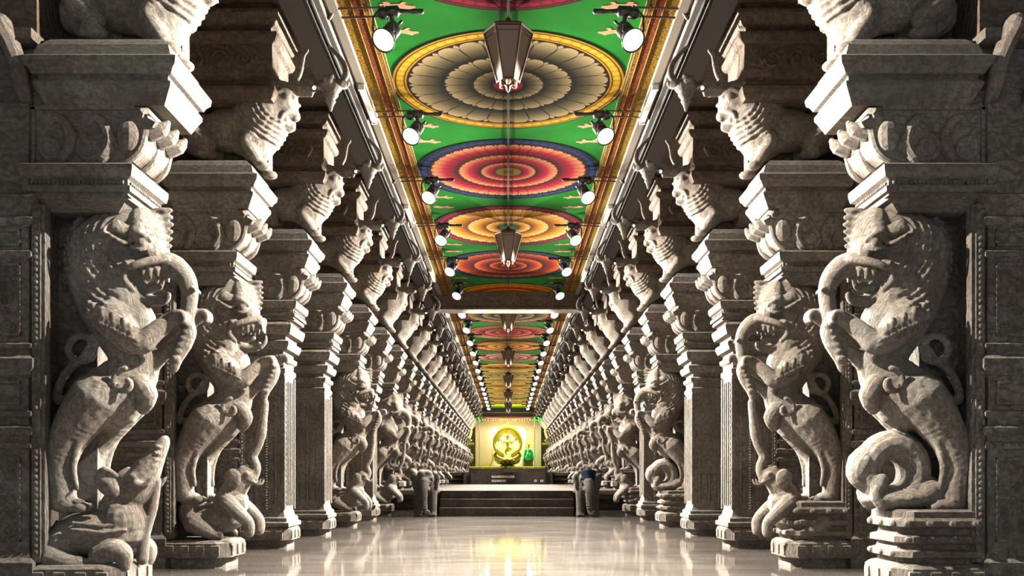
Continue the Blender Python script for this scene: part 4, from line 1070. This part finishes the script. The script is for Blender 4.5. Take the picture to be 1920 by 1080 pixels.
# ring idol
T = thing('ring_idol', 'golden dancing idol inside a flame ring on a lotus pedestal', 'statue', (mpx(951.5), YS + .3, zt), 0)
cz = zpx(829) - zt; R0 = 25.5 * YS / FX
b = MB(); pts = []
for j in range(41):
    a = -PI / 2 + .35 + j * (2 * PI - .7) / 40; pts.append((R0 * math.cos(a), 0, cz + R0 * 1.08 * math.sin(a)))
b.tube(pts, .13, 10); b.tube([(p[0] * .86, p[1], cz + (p[2] - cz) * .86) for p in pts], .05, 8)
for j in range(2, 39, 1):
    p = pts[j]; d = Vector((p[0], 0, p[2] - cz)).normalized(); q_ = Vector(p)
    b.tube([q_ + d * .05, q_ + d * .24], [.07, .02], 6)
b.smooth([(0, 0, cz + R0 * 1.08), (0, 0, cz + R0 * 1.28), (0, 0, cz + R0 * 1.45)], [.22, .16, .05], 8, 3)
for j in range(24):
    a = .2 + j * (PI - .4) / 23; spiral(b, R0 * .72 * math.cos(a), cz + R0 * .76 * math.sin(a), .15, 0, .055, 1.2, 1, a, 6, 10)
link('flame_ring', finish(b.mesh('flame_ring', True), M['gold']), T)
b = MB(); b.smooth([(0, 0, cz - .62), (.02, 0, cz - .35), (0, 0, cz), (0, 0, cz + .18)], [.17, .15, .19, .09], 12, 3)
b.ell((0, -.02, cz + .36), (.13, .13, .16)); b.lathe([(.14, cz + .45), (.16, cz + .5), (.09, cz + .62), (.02, cz + .75)], (0, 0, 0), 10)
for sg in (-1, 1):
    b.smooth([(sg * .15, 0, cz + .12), (sg * .42, -.02, cz + .02), (sg * .62, -.04, cz + .22)], [.07, .055, .045], 8, 3); b.smooth([(sg * .15, 0, cz + .08), (sg * .38, -.1, cz - .12), (sg * .25 * sg * sg, -.2, cz - .2)], [.07, .055, .04], 8, 3)
    b.ell((sg * .65, -.04, cz + .27), (.06, .04, .07))
    b.smooth([(sg * .1, 0, cz + .45), (sg * .35, .02, cz + .52), (sg * .6, .02, cz + .42)], [.05, .04, .015], 7, 3)
b.smooth([(-.08, 0, cz - .5), (-.16, -.05, cz - .75), (-.08, 0, cz - 1.0)], [.13, .10, .06], 10, 3); b.smooth([(.08, 0, cz - .5), (.32, -.12, cz - .52), (.12, -.2, cz - .72)], [.12, .10, .06], 10, 3)
link('dancing_figure', finish(carve(b, .03, 2, name='dancing_figure'), M['gold']), T)
b = MB(); b.lathe([(.62, 0), (.64, .06), (.45, .12), (.42, .20), (.62, .30), (.95, .44), (1.0, .52), (.55, .56), (.35, .58)], (0, 0, 0), 20)
for j in range(16):
    a = 2 * PI * j / 16; b.smooth([(.5 * math.cos(a), .5 * math.sin(a), .2), (.85 * math.cos(a), .85 * math.sin(a), .38), (1.05 * math.cos(a), 1.05 * math.sin(a), .60)], [.08, .13, .04], 7, 3)
for sg in (-1, 1):
    b.smooth([(sg * .5, 0, .5), (sg * .9, 0, .7), (sg * 1.05, 0, 1.0), (sg * .85, 0, 1.15)], [.16, .16, .12, .05], 8, 3)
link('lotus_pedestal', finish(b.mesh('lotus_pedestal', True), M['golddark']), T, label='dark lotus pedestal')
# green-robed figure to the right on a dark stand
gx = mpx(991); gy = YS + .5
o = MB(); o.stack(gx - .36, gx + .36, gy - .3, gy + .3, [(zt, .04), (zt + .08, .04), (zt + .1, 0), (zt + .38, 0), (zt + .42, .04), (zt + .48, .04)])
o = link('idol_stand', finish(o.mesh('idol_stand'), M['dark'])); tag(o, 'dark block stand under the green-robed idol', 'stand')
T = thing('robed_idol', 'small idol in bright green robe on a dark block stand', 'statue', (gx, gy, zt + .48), 0)
b = MB(); b.lathe([(.30, 0), (.36, .1), (.26, .5), (.16, .78), (.18, .95), (.08, 1.05)], (0, 0, 0), 12)
for sg in (-1, 1): b.smooth([(sg * .16, 0, .95), (sg * .30, -.05, .75), (sg * .32, -.08, .45), (sg * .36, -.05, .1)], [.07, .08, .10, .10], 8, 3)
link('robe', finish(carve(b, .03, 2, name='robe'), M['greenstat']), T, label='bright green robe')
b = MB(); b.ell((0, -.02, 1.15), (.11, .11, .14)); b.lathe([(.13, 1.24), (.15, 1.28), (.10, 1.42), (.06, 1.52), (.02, 1.70)], (0, 0, 0), 10)
for sg in (-1, 1): b.tube([(sg * .12, -.1, 1.0), (0, -.2, .8), (sg * .02, -.24, .2)], .035, 6)
link('crowned_head', finish(b.mesh('crowned_head', True), M['gold']), T, label='gilded crowned head and garland')
# lintel and canopy over the shrine
b = MB()
b.box(-5, 5, YS - .9, YS - .3, zpx(774), 6.95)
o = link('shrine_lintel', finish(b.mesh('shrine_lintel'), M['navy'])); tag(o, 'dark blue painted lintel across the hall above the shrine', 'beam')
b = MB(); b.box(mpx(893), mpx(1012), YS - .95, YS - .9, zpx(776), zpx(774)); b.box(mpx(893), mpx(1012), YS - .95, YS - .3, zpx(785), zpx(782.5)); link('red_stripe', finish(b.mesh('red_stripe'), M['redstripe']), o)
b = MB(); b.box(mpx(893), mpx(1012), YS - .9, YS - .3, zpx(782.5), zpx(774)); link('canopy_board', finish(b.mesh('canopy_board'), M['navy']), o)
b = MB()
for j in range(22):
    x = mpx(900 + j * 4.7); b.ell((x, YS - .93, zpx(788)), (.05, .04, .09), 6, 5)
link('bead_fringe', finish(b.mesh('bead_fringe'), M['golddark']), o)
# bead strings hanging either side
BDM = MB()
for j in range(34): BDM.ell((0, 0, -.06 - j * .118), (.035, .035, .045), 6, 5)
BDM.tube([(0, 0, 0), (0, 0, -4.05)], .008, 5)
BDM = finish(BDM.mesh('bead_string'), M['golddark'])
for xp, nm in ((899.5, 'left'), (1002, 'right')):
    o = link('bead_string', BDM, None, (mpx(xp), YS - .95, zpx(787))); tag(o, 'dark string of beads hanging at the %s side of the shrine opening' % nm, 'garland')
# green lamps at the shrine's upper corners
for xp, nm in ((890, 'far left'), (900, 'inner left'), (1002, 'inner right'), (1012, 'far right')):
    T = thing('green_lamp', 'glowing green lamp at the %s upper corner of the shrine' % nm, 'lamp', (mpx(xp), YS - 1.16, zpx(788)), 0, 'green lamps above the shrine')
    b = MB(); b.ell((0, 0, 0), (.16 if 'far' in nm else .09, .12, .20), 12, 9); link('green_globe', finish(b.mesh('green_globe', True), M['greenl']), T)
    b = MB(); b.tube([(0, 0, .15), (0, .03, .40), (0, .12, .62), (0, .22, .82)], .03, 7); link('lamp_neck', finish(b.mesh('lamp_neck'), M['cable']), T)
# side wings of the shrine: lime-painted curved brackets and dark railings
for sg in (-1, 1):
    nm = 'left' if sg < 0 else 'right'
    b = MB(); xs = lambda p: sg * p
    b.smooth([(sg * 2.85, YS, zpx(790)), (sg * 3.1, YS, zpx(800)), (sg * 3.2, YS, zpx(815)), (sg * 3.5, YS, zpx(826)), (sg * 3.9, YS, zpx(830))], [.16, .18, .2, .16, .12], 10, 4)
    b.box(min(sg * 2.8, sg * 4.2), max(sg * 2.8, sg * 4.2), YS - .15, YS + .15, zpx(834), zpx(830)); b.stack(sg * 4.35 - .12, sg * 4.35 + .12, YS - .12, YS + .12, [(1.86, .05), (1.96, .05), (2.0, 0), (zpx(834), 0), (zpx(832), .06), (zpx(828), .06)])
    o = link('shrine_bracket', finish(b.mesh('shrine_bracket', True), M['limepaint'])); tag(o, 'curved yellow bracket at the %s of the shrine opening' % nm, 'bracket')
    b = MB()
    for j in range(9): b.tube([(sg * (3.24 + j * .12), YS + .3, 1.88), (sg * (3.24 + j * .12), YS + .3, zpx(834))], .025, 6)
    b.box(min(sg * 3.2, sg * 4.26), max(sg * 3.2, sg * 4.26), YS + .25, YS + .35, 1.86, 1.96)
    o = link('iron_screen', finish(b.mesh('iron_screen'), M['dark'])); tag(o, 'dark barred screen beside the %s of the shrine opening' % nm, 'screen')
    b = MB(); b.box(*(sorted((sg * 2.8, sg * 6))), YS + 1.7, YS + 1.8, 1.86, 6.8); struct('wall_shrine_%s' % nm, b, M['dark'])
# small black oil lamp in front of altar
b = MB(); b.lathe([(.14, 0), (.15, .03), (.04, .08), (.03, .3), (.10, .34), (.12, .38), (.02, .40), (.02, .46), (.001, .5)], (mpx(948), YS - .8, 1.86), 12)
o = link('oil_lamp', finish(b.mesh('oil_lamp', True), M['cable'])); tag(o, 'small black standing oil lamp in front of the altar', 'lamp')
# shrine lamps
def area(name, loc, tgt, sx, sy, en, col):
    ld = bpy.data.lights.new(name, 'AREA'); ld.shape = 'RECTANGLE'; ld.size = sx; ld.size_y = sy; ld.energy = en; ld.color = col
    o = bpy.data.objects.new(name, ld); C.objects.link(o); o.location = loc
    o.rotation_euler = (Vector(tgt) - Vector(loc)).to_track_quat('-Z', 'Y').to_euler(); return o
def point(name, loc, en, col, r=.1):
    ld = bpy.data.lights.new(name, 'POINT'); ld.energy = en; ld.color = col; ld.shadow_soft_size = r
    o = bpy.data.objects.new(name, ld); C.objects.link(o); o.location = loc; return o
area('shrine_light', (0, YS - .5, 5.7), (0, YS + 1.4, 3.2), 4.6, .3, 38, (1, .95, .72))
point('shrine_ceiling_lamp', (0, YS - 3.5, 6.0), 60, (.95, 1, .30), .2)
# daylight through the open entrance end behind the camera
w = bpy.data.worlds.new('world'); SC.world = w; w.use_nodes = True
bg = w.node_tree.nodes['Background']; bg.inputs[0].default_value = (.80, .90, 1.0, 1); bg.inputs[1].default_value = 3.2
# wall lamps in the side aisles and entrance bay (behind the piers / behind the viewer)
SC.view_settings.view_transform = 'Standard'; SC.view_settings.look = 'None'; SC.view_settings.exposure = 0; SC.view_settings.gamma = 1
SC.view_settings.use_curve_mapping = False

SC.cycles.max_bounces = 5; SC.cycles.diffuse_bounces = 2; SC.cycles.glossy_bounces = 2; SC.cycles.transmission_bounces = 0
SC.cycles.caustics_reflective = False; SC.cycles.caustics_refractive = False; SC.cycles.sample_clamp_indirect = 4
SC.cycles.use_denoising = True; SC.cycles.use_adaptive_sampling = True; SC.cycles.adaptive_threshold = .04
